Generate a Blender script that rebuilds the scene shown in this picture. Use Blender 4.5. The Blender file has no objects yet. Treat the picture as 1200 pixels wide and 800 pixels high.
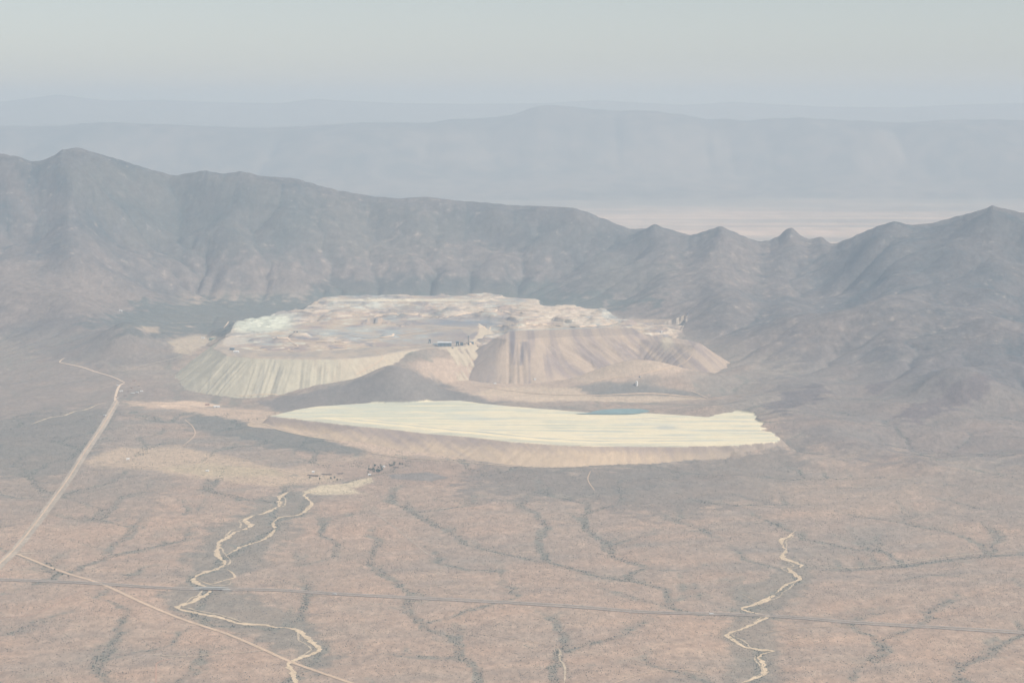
NCOL, RSTEP, NSHRUB = 1150, 10.5, 560000
SUN_E, SKY_S, EXPO = 4.6, 0.104, 0.04
SKY_AIR, SKY_DUST, SKY_OZ = 1.0, 1.4, 1.2
HAZE_D, HAZE_C, HAZE_A, HAZE_G = 3.8e-5, (.572, .728, .888, 1), (.273, .188, .0, 1), 0.0
import numpy as np, math, random, time
T0 = time.time()
# ------------------------------------------------------------------ camera model (photo 1200x800)
HCAM, FPX, HORIZ = 2000.0, 2600.0, 120.0
TH = math.atan((400.0 - HORIZ) / FPX)
def ray(px, py):
    """photo pixel -> (X/Y, (Z-H)/Y)"""
    u = np.asarray(px, float) - 600.0; v = 400.0 - np.asarray(py, float)
    y = FPX * math.cos(TH) + v * math.sin(TH); z = -FPX * math.sin(TH) + v * math.cos(TH)
    return u / y, z / y
def project(X, Y, Z):
    c, s = math.cos(TH), math.sin(TH); dz = Z - HCAM
    fw = Y * c - dz * s; up = Y * s + dz * c
    return 600.0 + FPX * X / fw, 400.0 - FPX * up / fw
def P(px, py, Y):
    sx, sz = ray(px, py)
    return (float(sx * Y), float(Y), float(HCAM + sz * Y))
# ------------------------------------------------------------------ noise
def _h(ix, iy, seed):
    n = (ix.astype(np.uint32) * np.uint32(374761393) + iy.astype(np.uint32) * np.uint32(668265263) + np.uint32((seed * 1442695041) & 0xffffffff))
    n = (n ^ (n >> np.uint32(13))) * np.uint32(1274126177); n = n ^ (n >> np.uint32(16))
    return n
def vnoise(x, y, seed=0):
    x = np.asarray(x, float); y = np.asarray(y, float)
    fx = np.floor(x); fy = np.floor(y); ix = fx.astype(np.int64); iy = fy.astype(np.int64)
    tx = x - fx; ty = y - fy
    def g(i, j, dx, dy):
        a = _h(ix + i, iy + j, seed).astype(np.float64) * (2 * math.pi / 4294967296.0)
        return np.cos(a) * dx + np.sin(a) * dy
    u = tx * tx * tx * (tx * (tx * 6 - 15) + 10); w = ty * ty * ty * (ty * (ty * 6 - 15) + 10)
    a = g(0, 0, tx, ty); b = g(1, 0, tx - 1, ty); c = g(0, 1, tx, ty - 1); d = g(1, 1, tx - 1, ty - 1)
    return ((a + (b - a) * u) * (1 - w) + (c + (d - c) * u) * w) * 1.5
def fbm(x, y, scale, octaves=4, seed=0, gain=0.5, ridged=False):
    s = 0.0; amp = 1.0; f = 1.0 / scale; t = 0.0
    for o in range(octaves):
        n = vnoise(x * f + 17.3 * o, y * f - 9.1 * o, seed + o)
        if ridged: n = 1 - 2 * np.abs(n)
        s = s + n * amp; t += amp; amp *= gain; f *= 2.03
    return s / t
def sstep(a, b, x):
    t = np.clip((x - a) / (b - a), 0, 1); return t * t * (3 - 2 * t)
# ------------------------------------------------------------------ thin plate surface
def tps(pts, XX, YY, lam=1e-4):
    p = np.array(pts, float); xy = p[:, :2] / 1000.0; z = p[:, 2]; n = len(p)
    def U(r2): return 0.5 * r2 * np.log(r2 + 1e-9)
    d2 = ((xy[:, None] - xy[None]) ** 2).sum(-1)
    A = np.zeros((n + 3, n + 3)); A[:n, :n] = U(d2) + lam * np.eye(n)
    A[:n, n] = 1; A[:n, n + 1:] = xy; A[n, :n] = 1; A[n + 1:, :n] = xy.T
    w = np.linalg.solve(A, np.concatenate([z, np.zeros(3)]))
    x = XX / 1000.0; y = YY / 1000.0
    out = w[n] + w[n + 1] * x + w[n + 2] * y
    for i in range(n): out = out + w[i] * U((x - xy[i, 0]) ** 2 + (y - xy[i, 1]) ** 2)
    return out
# ------------------------------------------------------------------ erosion
OFF = [(-1, -1), (-1, 0), (-1, 1), (0, -1), (0, 1), (1, -1), (1, 0), (1, 1)]
def receivers(z, dx):
    ny, nx = z.shape; idx = np.arange(ny * nx).reshape(ny, nx)
    zp = np.pad(z, 1, constant_values=1e9)
    best = np.zeros_like(z); rec = idx.copy(); mn = np.full_like(z, 1e9)
    for dy_, dx_ in OFF:
        nb = zp[1 + dy_:1 + dy_ + ny, 1 + dx_:1 + dx_ + nx]
        s = (z - nb) / (dx * (1.41421356 if dy_ and dx_ else 1.0))
        m = s > best; best = np.where(m, s, best); rec = np.where(m, idx + dy_ * nx + dx_, rec)
        mn = np.minimum(mn, nb)
    return rec, best, mn
def accumulate(rec, iters=12):
    N = rec.size; R = rec.ravel().copy(); me = np.arange(N); R[R == me] = N
    R = np.append(R, N); A = np.ones(N + 1); A[N] = 0
    for k in range(iters):
        A = A + np.bincount(R, weights=A, minlength=N + 1); A[N] = 0; R = R[R]
    return A[:N].reshape(rec.shape)
def lap(z):
    zp = np.pad(z, 1, mode='edge'); return zp[:-2, 1:-1] + zp[2:, 1:-1] + zp[1:-1, :-2] + zp[1:-1, 2:] - 4 * z
def blur(z, r, n=3):
    """box blur by cumulative sums, n passes"""
    for _ in range(n):
        for ax in (0, 1):
            zp = np.pad(z, [(r + 1, r) if a == ax else (0, 0) for a in (0, 1)], mode='edge')
            c = np.cumsum(zp, axis=ax); k = 2 * r + 1
            z = (np.take(c, range(k, c.shape[ax]), axis=ax) - np.take(c, range(0, c.shape[ax] - k), axis=ax)) / k
    return z
def erode(z, dx, K, iters, D=0.02):
    z = z.copy(); ny, nx = z.shape
    for it in range(iters):
        rec, S, mn = receivers(z, dx)
        if it % 3 == 0: A = accumulate(rec, 11)
        dz = K * np.sqrt(A) * S
        drop = z - z.ravel()[rec]
        z = z - np.minimum(dz, 0.8 * drop)
        z = np.where(z < mn, mn + 0.02, z)
        z = z + D * lap(z)
    return z
def bilin(G, x0, y0, dx, X, Y):
    ny, nx = G.shape
    u = np.clip((X - x0) / dx, 0, nx - 1.001); v = np.clip((Y - y0) / dx, 0, ny - 1.001)
    i = u.astype(int); j = v.astype(int); a = u - i; b = v - j
    return (G[j, i] * (1 - a) + G[j, i + 1] * a) * (1 - b) + (G[j + 1, i] * (1 - a) + G[j + 1, i + 1] * a) * b
def bicub(G, x0, y0, dx, X, Y):
    ny, nx = G.shape
    u = np.clip((X - x0) / dx, 1, nx - 2.001); v = np.clip((Y - y0) / dx, 1, ny - 2.001)
    i = u.astype(int); j = v.astype(int); a = u - i; b = v - j
    def w(t): return [-.5 * t + t * t - .5 * t ** 3, 1 - 2.5 * t * t + 1.5 * t ** 3, .5 * t + 2 * t * t - 1.5 * t ** 3, -.5 * t * t + .5 * t ** 3]
    wa, wb = w(a), w(b); out = 0
    for q in range(4):
        row = 0
        for p in range(4): row = row + G[j + q - 1, np.minimum(i + p - 1, nx - 1)] * wa[p]
        out = out + row * wb[q]
    return out
# ------------------------------------------------------------------ near terrain: base surface
DX = 24.0; GX0, GX1, GY0, GY1 = -6600.0, 6600.0, 5200.0, 24000.0
gx = np.arange(GX0, GX1, DX); gy = np.arange(GY0, GY1, DX); XX, YY = np.meshgrid(gx, gy)
def plainz(Y): return 0.025 * (Y - 7000.0)
SKY = [(-150,165,20900),(0,180,20500),(22,184,20500),(40,190,20500),(55,186,20300),(72,176,20100),(90,173,20000),(105,177,20000),(150,190,20200),(180,200,20300),(205,206,20400),(228,202,20500),(242,200,20500),(262,204,20600),(283,201,20600),(305,206,20600),(350,210,20600),(370,216,20600),(395,223,20600),(440,231,20600),(470,233,20500),(500,231,20500),(530,235,20400),(560,237,20400),(600,241,20300),(640,242,20200),(672,244,20000),(690,249,20000),(720,261,19800),(740,269,19800),(755,268,19800),(768,263,19700),(785,269,19600),(810,276,19500),(828,270,19300),(845,265,19000),(868,275,19100),(890,284,19200),(905,280,19200),(917,272,19200),(925,266,19200),(935,271,19200),(945,280,19100),(952,280,19000),(963,278,19000),(976,286,18800),(1000,277,18200),(1020,268,18000),(1038,262,18000),(1050,260,18000),(1068,264,17900),(1090,262,17800),(1120,254,17700),(1150,246,17500),(1162,241,17500),(1175,244,17500),(1200,250,17300),(1300,235,17000),(1400,230,17000)]
pts = [P(*s) for s in SKY[::2]]
pts += [P(*s) for s in [(90,173,20000),(205,206,20400),(845,265,19000),(925,266,19200),(1162,241,17500)]]
pts += [P(*s) for s in [
 (-120,420,15600),(0,400,15800),(0,330,17000),(0,250,18800),(-120,330,17500),(60,300,17700),(60,240,19000),(90,360,16500),
 (120,400,15600),(200,385,16900),(200,345,18200),(200,300,19100),(200,250,19900),(120,300,18000),(120,230,19200),
 (300,372,17300),(300,340,18500),(300,290,19300),(300,250,19900),(400,350,18500),(400,300,19200),(500,348,18500),(500,300,19200),(500,262,20000),
 (560,352,18500),(560,300,19300),(620,355,18300),(640,300,19200),(700,365,17600),(700,330,18400),(700,290,19200),
 (760,380,16600),(760,345,17300),(760,305,18600),(840,390,15700),(830,345,16700),(830,305,18000),(870,360,16100),
 (900,320,17300),(950,310,17700),(920,400,14900),(1000,340,16500),(1050,310,16700),(1050,390,14700),(1120,300,16500),(1200,300,16000),(1200,400,14000),(1320,400,14000),(1320,300,16000),
 (1120,400,14300),(1000,430,14200),(940,450,13900),(880,468,13350),(920,495,12450),(950,520,12000),(1000,490,12800),(1130,462,13000),(1200,480,12800),(1320,470,12800),
 (1060,530,11900),(1200,560,11000),(1320,560,11000),(1000,575,10800),(860,430,14500),(820,440,14500)]]
for x in (-6500, -3250, 0, 3250, 6500):
    for y, z in ((22500, 260), (24300, 90)): pts.append((x, y, z))
for x in (-5500, -3600, -2000, -600, 800, 2200, 3600, 5500):
    for y in (5000, 6500, 8500, 10400): pts.append((x, y, plainz(y) + (0.012 * (abs(x) - 2000) if abs(x) > 2000 else 0)))
for x in (-3200, -2200, -1200, -300, 600, 1300):
    for y in (11500, 12500, 13600): pts.append((x, y, plainz(y)))
for x, y, z in ((-5000, 12000, 190), (-5500, 14500, 300), (-2600, 14600, 230), (-1500, 14600, 195), (-500, 14600, 195), (500, 14500, 195), (-1400, 15600, 240), (-400, 15600, 230), (600, 15600, 230), (-800, 16800, 300), (300, 16800, 300), (-300, 17600, 360), (200, 17700, 360)): pts.append((x, y, z))
Zb = tps(pts, XX, YY, 3e-3)
Zb = np.maximum(Zb, plainz(YY) - 40)
above = np.clip(Zb - plainz(YY), 0, None)
MT = sstep(50, 330, above)                       # mountain-ness
back = sstep(20800, 23500, YY)
# spurs run roughly towards the valley: stretched ridged noise
wx = XX + 260 * fbm(XX, YY, 1500, 2, 11); wy = YY + 260 * fbm(XX, YY, 1500, 2, 12)
rn = fbm(wx, wy, 1500, 4, 3, 0.5, True)
rn2 = fbm(wx, wy, 520, 3, 33, 0.5, True)
Z = Zb + MT * (1 - .5 * back) * (rn * 150 - 50 + rn2 * 80 + 190 * fbm(XX + .35 * YY, YY * .7, 2600, 2, 35))
Z += (1 - MT) * (fbm(XX, YY, 900, 3, 5) * 14 + fbm(XX, YY, 240, 3, 6) * 5)
ZR = sstep(700, 1700, XX - .12 * (YY - 13000)) * sstep(9900, 11800, YY) * (1 - sstep(14500, 16000, YY)); ZL = sstep(-2300, -3000, XX) * sstep(11800, 13200, YY)
Z += ZR * (fbm(wx + .9 * YY, wy * .8, 620, 4, 37, .5, True) * 85 - 18) + ZL * (fbm(wx - .4 * YY, wy * .8, 700, 4, 38, .5, True) * 22 - 5)
# isolated hills, placed by their look: (px, py, Y, radius across, radius along, height above the base)
def hill(px, py, Y, rx, ry, h, z, skew=0.0, p=1.0):
    sx, _ = ray(px, py); cx = float(sx) * Y
    r = np.sqrt(((XX - cx + skew * (YY - Y)) / rx) ** 2 + ((YY - Y) / ry) ** 2)
    return z + h * np.exp(-(r * 1.25) ** (2 * p)) * (1 + 0.10 * rn2)
HILLS = [(760,424,14080,560,280,150),(465,430,13700,280,400,178),(395,452,13750,420,300,78),(150,388,15300,330,520,190),(235,402,15200,300,400,60),(640,468,13650,420,120,22),(555,462,13700,180,140,38),(770,575,10950,90,130,30),(1130,460,13000,420,260,120),(925,472,13300,220,180,40),(735,438,14100,420,260,50),(860,565,11050,160,160,25),(700,560,11200,260,180,12),(830,478,13050,170,110,28),(1075,560,11300,300,220,35)]
for hh in HILLS: Z = hill(*hh, Z)
K = 0.05 + 0.75 * MT + 0.25 * sstep(20, 120, above) + .3 * ZR * (1 - MT)
Z0 = Z.copy()
# shallow valleys on the plain that gather the run-off
def plane_pt(px, py):
    sx, sz = ray(px, py); Y = 2175.0 / (0.025 - sz); return float(sx * Y), float(Y)
WASH_L = [(377,574),(357,580),(365,591),(350,603),(328,606),(320,613),(322,621),(307,633),(285,640),(262,652)]
WASH_L1 = [(340,575),(328,583),(327,593),(310,601),(296,604),(288,610),(293,616),(284,621),(273,625),(262,632),(257,636),(255,650),(262,658),(257,666),(240,671),(228,677),(230,683),(243,689),(243,696),(231,701),(222,706),(208,711),(220,716),(240,720),(263,725),(278,729),(293,731),(310,732),(323,735),(340,736),(353,741),(362,750),(375,760),(366,766),(353,771),(338,778),(343,790),(350,806)]
WASH_L2 = [(230,678),(246,684),(262,680),(275,676),(268,668),(257,666)]
WASH_R = [(933,621),(924,629),(915,633),(920,643),(918,653),(926,657),(938,663),(930,666),(922,666),(932,672),(937,678),(925,684),(913,691),(905,698),(897,703),(884,709),(868,713),(884,718),(900,721),(893,726),(880,732),(866,738),(853,743),(862,751),(873,758),(890,761),(905,763),(893,766),(888,771),(896,779),(898,788),(884,794),(862,803)]
WASH_R2 = [(868,695),(880,701),(893,706)]
WASH_E = [(938,663),(968,665),(1000,665),(1030,663),(1060,660),(1085,656),(1110,652),(1150,648),(1210,645)]
WASH_S = [(652,757),(657,764),(656,772),(662,782),(661,803)]
VEG = [[(470,588),(500,607),(530,622),(560,637),(590,643),(620,650),(650,660),(690,670),(750,678),(785,690),(775,712),(740,735),(700,750),(655,758)],
 [(600,585),(612,600),(640,612),(625,635),(640,655)],[(675,600),(685,620),(712,632),(725,650),(760,662),(790,668)],
 [(430,618),(445,632),(432,650),(445,668),(470,682),(500,700),(480,715),(505,735),(535,745),(552,770),(565,806)],[(580,665),(592,680),(612,698)],[(565,710),(545,722),(530,735)],
 [(-20,742),(30,738),(60,725),(90,712),(112,700)],[(128,703),(143,722),(140,742),(112,762),(125,784),(160,806)],[(-20,694),(30,690),(46,680),(70,672),(95,664),(125,652),(170,642),(240,628)],
 [(60,655),(48,668),(80,670)],[(345,640),(350,662),(362,690),(358,722),(350,745)],[(760,600),(800,610),(835,622),(868,650)],[(860,590),(890,604),(915,618),(933,621)],
 [(990,806),(1010,775),(1050,748),(1090,722),(1120,700)],[(400,640),(380,625),(372,600)],[(640,720),(660,740),(655,757)],[(1100,800),(1120,770),(1160,760),(1210,735)],[(700,690),(740,700),(770,712)],
 WASH_L1, WASH_L, WASH_R, WASH_E, WASH_S]
def seg_dist(X, Y, line):
    d = np.full(np.shape(X), 1e9)
    for (x0, y0), (x1, y1) in zip(line[:-1], line[1:]):
        ex, ey = x1 - x0, y1 - y0; L2 = ex * ex + ey * ey + 1e-9
        t = np.clip(((X - x0) * ex + (Y - y0) * ey) / L2, 0, 1)
        d = np.minimum(d, (X - x0 - t * ex) ** 2 + (Y - y0 - t * ey) ** 2)
    return np.sqrt(d)
VEGW = [[plane_pt(*p) for p in l] for l in VEG]
VD = np.full(Z.shape, 1e9)
for l in VEGW: VD = np.minimum(VD, seg_dist(XX, YY, l))
Z = Z - (1 - MT) * 5 * np.exp(-(VD / 90) ** 2)
Z = erode(Z, DX, K * (0.55 - .33 * MT), 70, 0.03 + 0.10 * MT)
low = blur(Z0 - Z, 22, 2)
Z = Z + low * 0.9
# skyline correction
spx = np.array([s[0] for s in SKY], float); spy = np.array([s[1] for s in SKY], float)
def skyfix(Z, wide):
    px, py = project(XX, YY, Z); bw = 5.0
    b = np.floor((px + 200) / bw).astype(int); nb = int(1600 / bw); ok = (b >= 0) & (b < nb) & (YY > 16200)
    top = np.full(nb, 1e9); np.minimum.at(top, b[ok], py[ok])
    cen = -200 + bw * (np.arange(nb) + .5); want = np.interp(cen, spx, spy)
    d = np.where(top < 1e8, top - want, 0)       # >0: too low
    k = np.ones(wide) / wide; d = np.convolve(np.pad(d, wide // 2, mode='edge'), k, mode='valid')[:nb]
    lift = np.interp(px, cen, d) * YY / FPX
    wl = sstep(60, 620, above)
    if wide <= 3: wl = wl * np.exp(-(np.clip(py - np.interp(px, cen, want), 0, 1e3) / 16.0) ** 2) * np.exp(-(np.abs(YY - np.interp(px, spx, np.array([s[2] for s in SKY], float))) / 1500) ** 2)
    return Z + lift * wl
for w in (13, 9, 7, 3, 3, 1, 1, 1): Z = skyfix(Z, w)
rec, S, mn = receivers(Z, DX); FLOW = accumulate(rec, 12)
Zn = Z  # natural ground
if __name__ == '__main__': print('eroded', round(time.time() - T0, 1))
# ------------------------------------------------------------------ man-made landforms stamped on the natural ground
def plane_poly(pix, z):
    out = []
    for px, py in pix:
        sx, sz = ray(px, py); Y = (z - HCAM) / sz; out.append((float(sx * Y), float(Y)))
    return out
def inside(X, Y, poly):
    c = np.zeros(np.shape(X), bool); n = len(poly)
    for i in range(n):
        x0, y0 = poly[i]; x1, y1 = poly[(i + 1) % n]
        if y0 == y1: continue
        m = ((y0 > Y) != (y1 > Y)) & (X < (x1 - x0) * (Y - y0) / (y1 - y0) + x0)
        c ^= m
    return c
def sdist(X, Y, poly):
    """signed distance (positive outside) and arc parameter of the nearest edge point"""
    best = np.full(np.shape(X), 1e18); arc = np.zeros(np.shape(X)); s0 = 0.0; n = len(poly)
    for i in range(n):
        x0, y0 = poly[i]; x1, y1 = poly[(i + 1) % n]; ex, ey = x1 - x0, y1 - y0; L = math.hypot(ex, ey) + 1e-9
        t = np.clip(((X - x0) * ex + (Y - y0) * ey) / (L * L), 0, 1)
        d = (X - x0 - t * ex) ** 2 + (Y - y0 - t * ey) ** 2; m = d < best
        best = np.where(m, d, best); arc = np.where(m, s0 + t * L, arc); s0 += L
    return np.where(inside(X, Y, poly), -1.0, 1.0) * np.sqrt(best), arc
TZ = 190.0
TAIL = plane_poly([(318,487),(345,480),(372,476),(400,474),(430,472),(480,470),(540,469),(570,473),(600,476),(640,479),(690,483),(760,484),(830,488),(852,483),(884,481),(890,489),(897,496),(893,503),(906,508),(916,514),(900,519),(860,522),(800,523),(740,523),(700,523),(660,522),(600,518),(550,512),(500,508),(450,502),(400,497),(350,491)], TZ)
POND = plane_poly([(668,485.0),(690,484.3),(698,481),(722,479),(752,479),(763,481.5),(758,483.6),(735,485.6),(705,485.6)], TZ + 1)
D1Z = 389.0
DUMP1 = plane_poly([(250,408),(258,411),(268,416),(300,419),(350,420),(400,420),(440,417),(470,411),(500,408),(545,405),(560,392),(560,378),(500,372),(400,372),(350,380),(300,389),(262,396)], D1Z)
D2Z = 439.0
DUMP2 = plane_poly([(583,395),(594,398),(618,398),(632,396),(650,395.5),(680,394),(720,393),(745,391.5),(752,390),(740,384),(680,384),(600,387)], D2Z)
APRON = plane_poly([(440,411),(500,408),(545,405),(550,395),(540,385),(440,400)], D1Z)
D3Z = 405.0
DUMP3 = plane_poly([(700,398),(745,398),(775,400),(800,403),(814,405),(820,402),(806,398),(770,394),(700,391)], D3Z)
PITR = plane_poly([(268,391),(262,402),(300,408),(350,410),(400,407),(440,404),(490,403),(545,399),(600,394),(700,391),(790,386),(800,379),(805,373),(740,371),(700,363),(632,360),(628,354),(560,350),(400,350),(380,352),(368,358),(340,364),(282,372)], 400.0)
BERM = plane_poly([(660,470),(700,464),(760,463),(822,466),(820,469),(760,472),(700,473)], 205.0)
def zbase_(y): return 389 + min(max((y - 15900) / 1800, 0), 1.2) * 42 - 8
def at_z(px, py, z):
    sx, sz = ray(px, py); Y = (z - HCAM) / float(sz); return float(sx) * Y, Y
HEAPS = [(*at_z(px, py, 395), r, h) for px, py, r, h in ((352,394,120,40),(385,398,140,34),(330,398,100,30),(415,388,110,38),(455,394,100,30),(300,399,90,26),(440,378,130,42),(395,370,120,40),(480,371,110,34),(530,367,120,36),(575,368,110,32),(620,372,120,38),(660,374,100,34),(700,376,110,36),(510,392,90,24),(590,384,90,28),(420,360,110,30),(560,358,120,28),(735,378,90,30))]
HOLES = [(*at_z(px, py, 400), r, h) for px, py, r, h in ((545,379,420,84),(430,384,250,48),(640,381,260,48),(370,377,180,36))]
def bbox_mask(X, Y, poly, pad):
    xs = [p[0] for p in poly]; ys = [p[1] for p in poly]
    return (X > min(xs) - pad) & (X < max(xs) + pad) & (Y > min(ys) - pad) & (Y < max(ys) + pad)
# far country on a coarse grid
FDX = 160.0; fx = np.arange(-17000, 17000, FDX); fy = np.arange(32000, 62000, FDX); FX, FY = np.meshgrid(fx, fy)
SKY1 = [(-200,152),(0,148),(60,148),(120,143),(150,144),(200,146),(300,150),(350,148),(380,146),(430,143),(500,144),(525,142),(540,138),(555,137),(572,140),(590,138),(600,132),(612,127),(625,125),(655,124),(672,124),(690,128),(720,130),(745,129),(770,131),(800,135),(855,142),(868,139),(880,138.5),(893,142),(905,140),(920,137),(945,137),(965,141),(1000,140),(1050,144),(1090,141),(1150,140),(1200,141),(1400,142)]
SKY2 = [(-200,118),(0,120),(40,115),(70,111),(95,114),(130,118),(200,117.5),(250,120),(330,121),(370,116),(400,118),(470,121),(560,122),(640,121),(700,117.5),(740,120),(800,123),(860,119.5),(900,122),(960,125),(1050,126),(1090,124),(1150,122),(1210,121),(1400,122)]
def a2px(a): return 600 + FPX * a
s1x = np.array([s[0] for s in SKY1], float); s1y = np.array([s[1] for s in SKY1], float)
s2x = np.array([s[0] for s in SKY2], float); s2y = np.array([s[1] for s in SKY2], float)
def far1(X, Y, fine=True):
    pxx = 600 + FPX * math.cos(0) * X / Y
    top = HCAM + ray(600, np.interp(pxx, s1x, s1y))[1] * 50000.0
    w = fbm(X, Y, 9000, 3, 71) * 2600
    rise = sstep(39500, 50000, Y + w * sstep(49800, 46000, Y))
    prof = 0.42 * rise + 0.58 * sstep(0.35, 1.0, rise) ** 1.3
    fall = sstep(50300, 60000, Y)
    z = 90 + (top - 90) * prof
    return z * (1 - fall) + fall * (1330.0)
FZ = far1(FX, FY)
fm = sstep(150, 600, FZ) * (1 - sstep(49500, 51500, FY))
FZ = FZ + fm * (fbm(FX, FY, 3500, 4, 72, .5, True) * 110 - 40)
FZ0 = FZ.copy(); FZ = erode(FZ, FDX, 1.5 * fm + .05, 50, 0.05); FZ = FZ + blur(FZ0 - FZ, 8, 2) * .9
def farfix(Z):
    a = 600 + FPX * FX / FY; py = 120 - (Z - HCAM) / FY * FPX
    bw = 8.0; b = np.floor((a + 200) / bw).astype(int); nb = 200; ok = (b >= 0) & (b < nb)
    top = np.full(nb, 1e9); np.minimum.at(top, b[ok], py[ok]); cen = -200 + bw * (np.arange(nb) + .5)
    d = np.where(top < 1e8, top - np.interp(cen, s1x, s1y), 0); d = np.convolve(np.pad(d, 4, mode='edge'), np.ones(9) / 9, 'valid')
    return Z + np.interp(a, cen, d) * FY / FPX * sstep(41000, 48000, FY)
for _ in range(4): FZ = farfix(FZ)
def far2(X, Y):
    pxx = 600 + FPX * X / Y
    top = HCAM - (np.interp(pxx, s2x, s2y) - 120) / FPX * 72000.0
    base = 1330 + fbm(X, Y, 9000, 3, 81) * 60
    r = sstep(62000, 72000, Y + fbm(X, Y, 6000, 3, 82) * 2500 * sstep(72000, 69000, Y)); f = sstep(72500, 84000, Y)
    return base + (top - base) * (r ** 1.6) * (1 - f) + f * 300
def height(X, Y, want_class=False):
    X = np.asarray(X, float); Y = np.asarray(Y, float)
    shp = X.shape; X = X.ravel(); Y = Y.ravel(); Zr = np.empty(X.shape); C = np.zeros(X.shape, np.int8); M = np.zeros(X.shape)
    near = Y < 23500
    if near.any():
        x, y = X[near], Y[near]
        z = bicub(Zn, GX0, GY0, DX, x, y); m = bilin(MT, GX0, GY0, DX, x, y)
        ox = np.abs(x) > 6550
        z = z + (0.25 + m * 4) * fbm(x, y, 95, 3, 51) + m * 1.8 * fbm(x, y, 22, 2, 52) + m * 6 * np.clip(fbm(x, y, 170, 3, 53, .5, True), 0, 1)
        cl = np.where(m > 0.32, 1, 0).astype(np.int8)
        # open pit terraces
        q = bbox_mask(x, y, PITR, 400)
        if q.any():
            d, s = sdist(x[q], y[q], PITR); d = d + 25 * fbm(x[q], y[q], 180, 3, 61)
            cap = 389 + np.clip((y[q] - 15900) / 1800, 0, 1.2) * 42; ramp = cap - 14 + fbm(x[q], y[q], 900, 2, 62) * 60 + fbm(x[q], y[q], 260, 3, 63) * 55; ramp = np.where(ramp > cap + 12, cap + 12 + (ramp - cap - 12) * .25, ramp)
            ramp += 25 * np.exp(-((x[q] + 1000) / 500) ** 2 - ((y[q] - 17600) / 250) ** 2)
            st = 12.0; k = ramp / st; fr = k - np.floor(k); tz = (np.floor(k) + sstep(0.72, 1.0, fr)) * st
            for hx, hy, hr, hh_ in HEAPS:
                rr = np.sqrt((x[q] - hx) ** 2 + ((y[q] - hy) * .8) ** 2) * (1 + .15 * fbm(x[q], y[q], 90, 2, 69)); tz = np.maximum(tz, np.where(rr < hr * 1.6, zbase_(hy) + hh_ - np.clip(rr - hr * .35, 0, None) * .62, -1e4))
            for hx, hy, hr, hh_ in HOLES:
                rr = np.sqrt((x[q] - hx) ** 2 + ((y[q] - hy) * .6) ** 2) * (1 + .2 * fbm(x[q], y[q], 200, 2, 70)); bowl = zbase_(hy) - np.floor(np.clip(hr - rr, 0, hh_ / .5) * .5 / 12) * 12; tz = np.where(rr < hr, np.minimum(tz, bowl), tz)
            edge = sstep(60, 0, d); zz = z[q]
            rim = np.maximum(tz, 426 * sstep(17350, 17500, y[q]) * (x[q] < 250))
            zz = zz * (1 - edge) + edge * rim
            zz = np.where(d > 0, np.maximum(z[q], np.minimum(rim - d * .55, zz * 0 + 1e4) * (d < 380) + (d >= 380) * -1e4), zz)
            z[q] = zz; cc = cl[q]; cc[(d < 15)] = 4; cl[q] = cc
        for poly, zt, cid, slp, sd in ((APRON, D1Z - 2, 0, .21, 4), (DUMP1, D1Z, 2, .70, 1), (DUMP3, D3Z, 3, .66, 2), (DUMP2, D2Z, 3, .70, 3)):
            q = bbox_mask(x, y, poly, 900 if sd == 4 else 520)
            if not q.any(): continue
            xq, yq = x[q], y[q]; d, s = sdist(xq, yq, poly)
            d = d + 14 * fbm(xq, yq, 160, 3, 60 + sd)
            if sd == 3: s = s - np.clip(d, 0, 300) * (.9 * sstep(200, 700, s) - .2 * sstep(120, 0, s))
            fl = vnoise(s / 34.0, d * 0 + 3.1 * sd, 90 + sd) * .6 + vnoise(s / 90.0, d / 600., 95 + sd) + .5 * vnoise(s / 15.0, d * 0 + .7, 97 + sd)
            face = np.clip(d, 0, None)
            if sd == 4: slp = .75 - .54 * sstep(-1000, -780, xq) + .49 * sstep(-620, -330, xq)
            if sd == 1: slp = .70 + 0 * xq
            if sd == 4: fl = fl * 0 + .8 * fbm(xq, yq, 200, 3, 64)
            nz = zt - face * slp + fl * np.clip(face, 0, 90) * (0.17 if sd == 3 else 0.11) + fbm(xq, yq, 60, 2, 65) * 1.5
            ins = d < 0; zz = z[q]
            new = np.where(ins, (nz if cid != 2 else np.maximum(nz, np.where(cl[q] == 4, zz, 0))), np.maximum(zz, nz))
            cc = cl[q]; cc[(ins | (nz > zz + 1)) & ~((cc == 4) & ins)] = cid; cl[q] = cc; z[q] = new
        # tailings impoundment
        q = bbox_mask(x, y, TAIL, 420)
        if q.any():
            xq, yq = x[q], y[q]; d, s = sdist(xq, yq, TAIL); d = d + (4 + 14 * sstep(12100, 12500, yq) + 65 * sstep(900, 1250, xq)) * fbm(xq / 1.4, yq, 170, 4, 66, .55)
            zz = z[q]; face = np.clip(d, 0, None)
            bern = 0 * face
            es = .33 + .5 * sstep(250, 1000, xq) + .5 * sstep(1100, 1300, xq); nz = TZ - face * es + vnoise(s / 30.0, face / 300, 67) * np.clip(face, 0, 80) * .03 + bern * (face > 8)
            topz = TZ + 0.0 * xq + fbm(xq, yq, 400, 2, 68) * .8 + 3.0 * sstep(12600, 11900, yq)
            inn = sstep(0, -40, d)
            wall = (yq > 12350) | (xq > 900)
            new = np.where(d < 0, np.where(zz > TZ + 10 + 6 * sstep(-60, 0, d) * 0, zz, topz), np.maximum(zz, nz))
            new = np.where((d >= 0) & wall, np.maximum(zz, TZ - face * .8), new)
            cc = cl[q]; cc[(d < 0) & (zz <= TZ + 10)] = 5; cc[(d >= 0) & (nz > zz + .5)] = 6; cl[q] = cc; z[q] = new
        q = bbox_mask(x, y, POND, 60)
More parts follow.
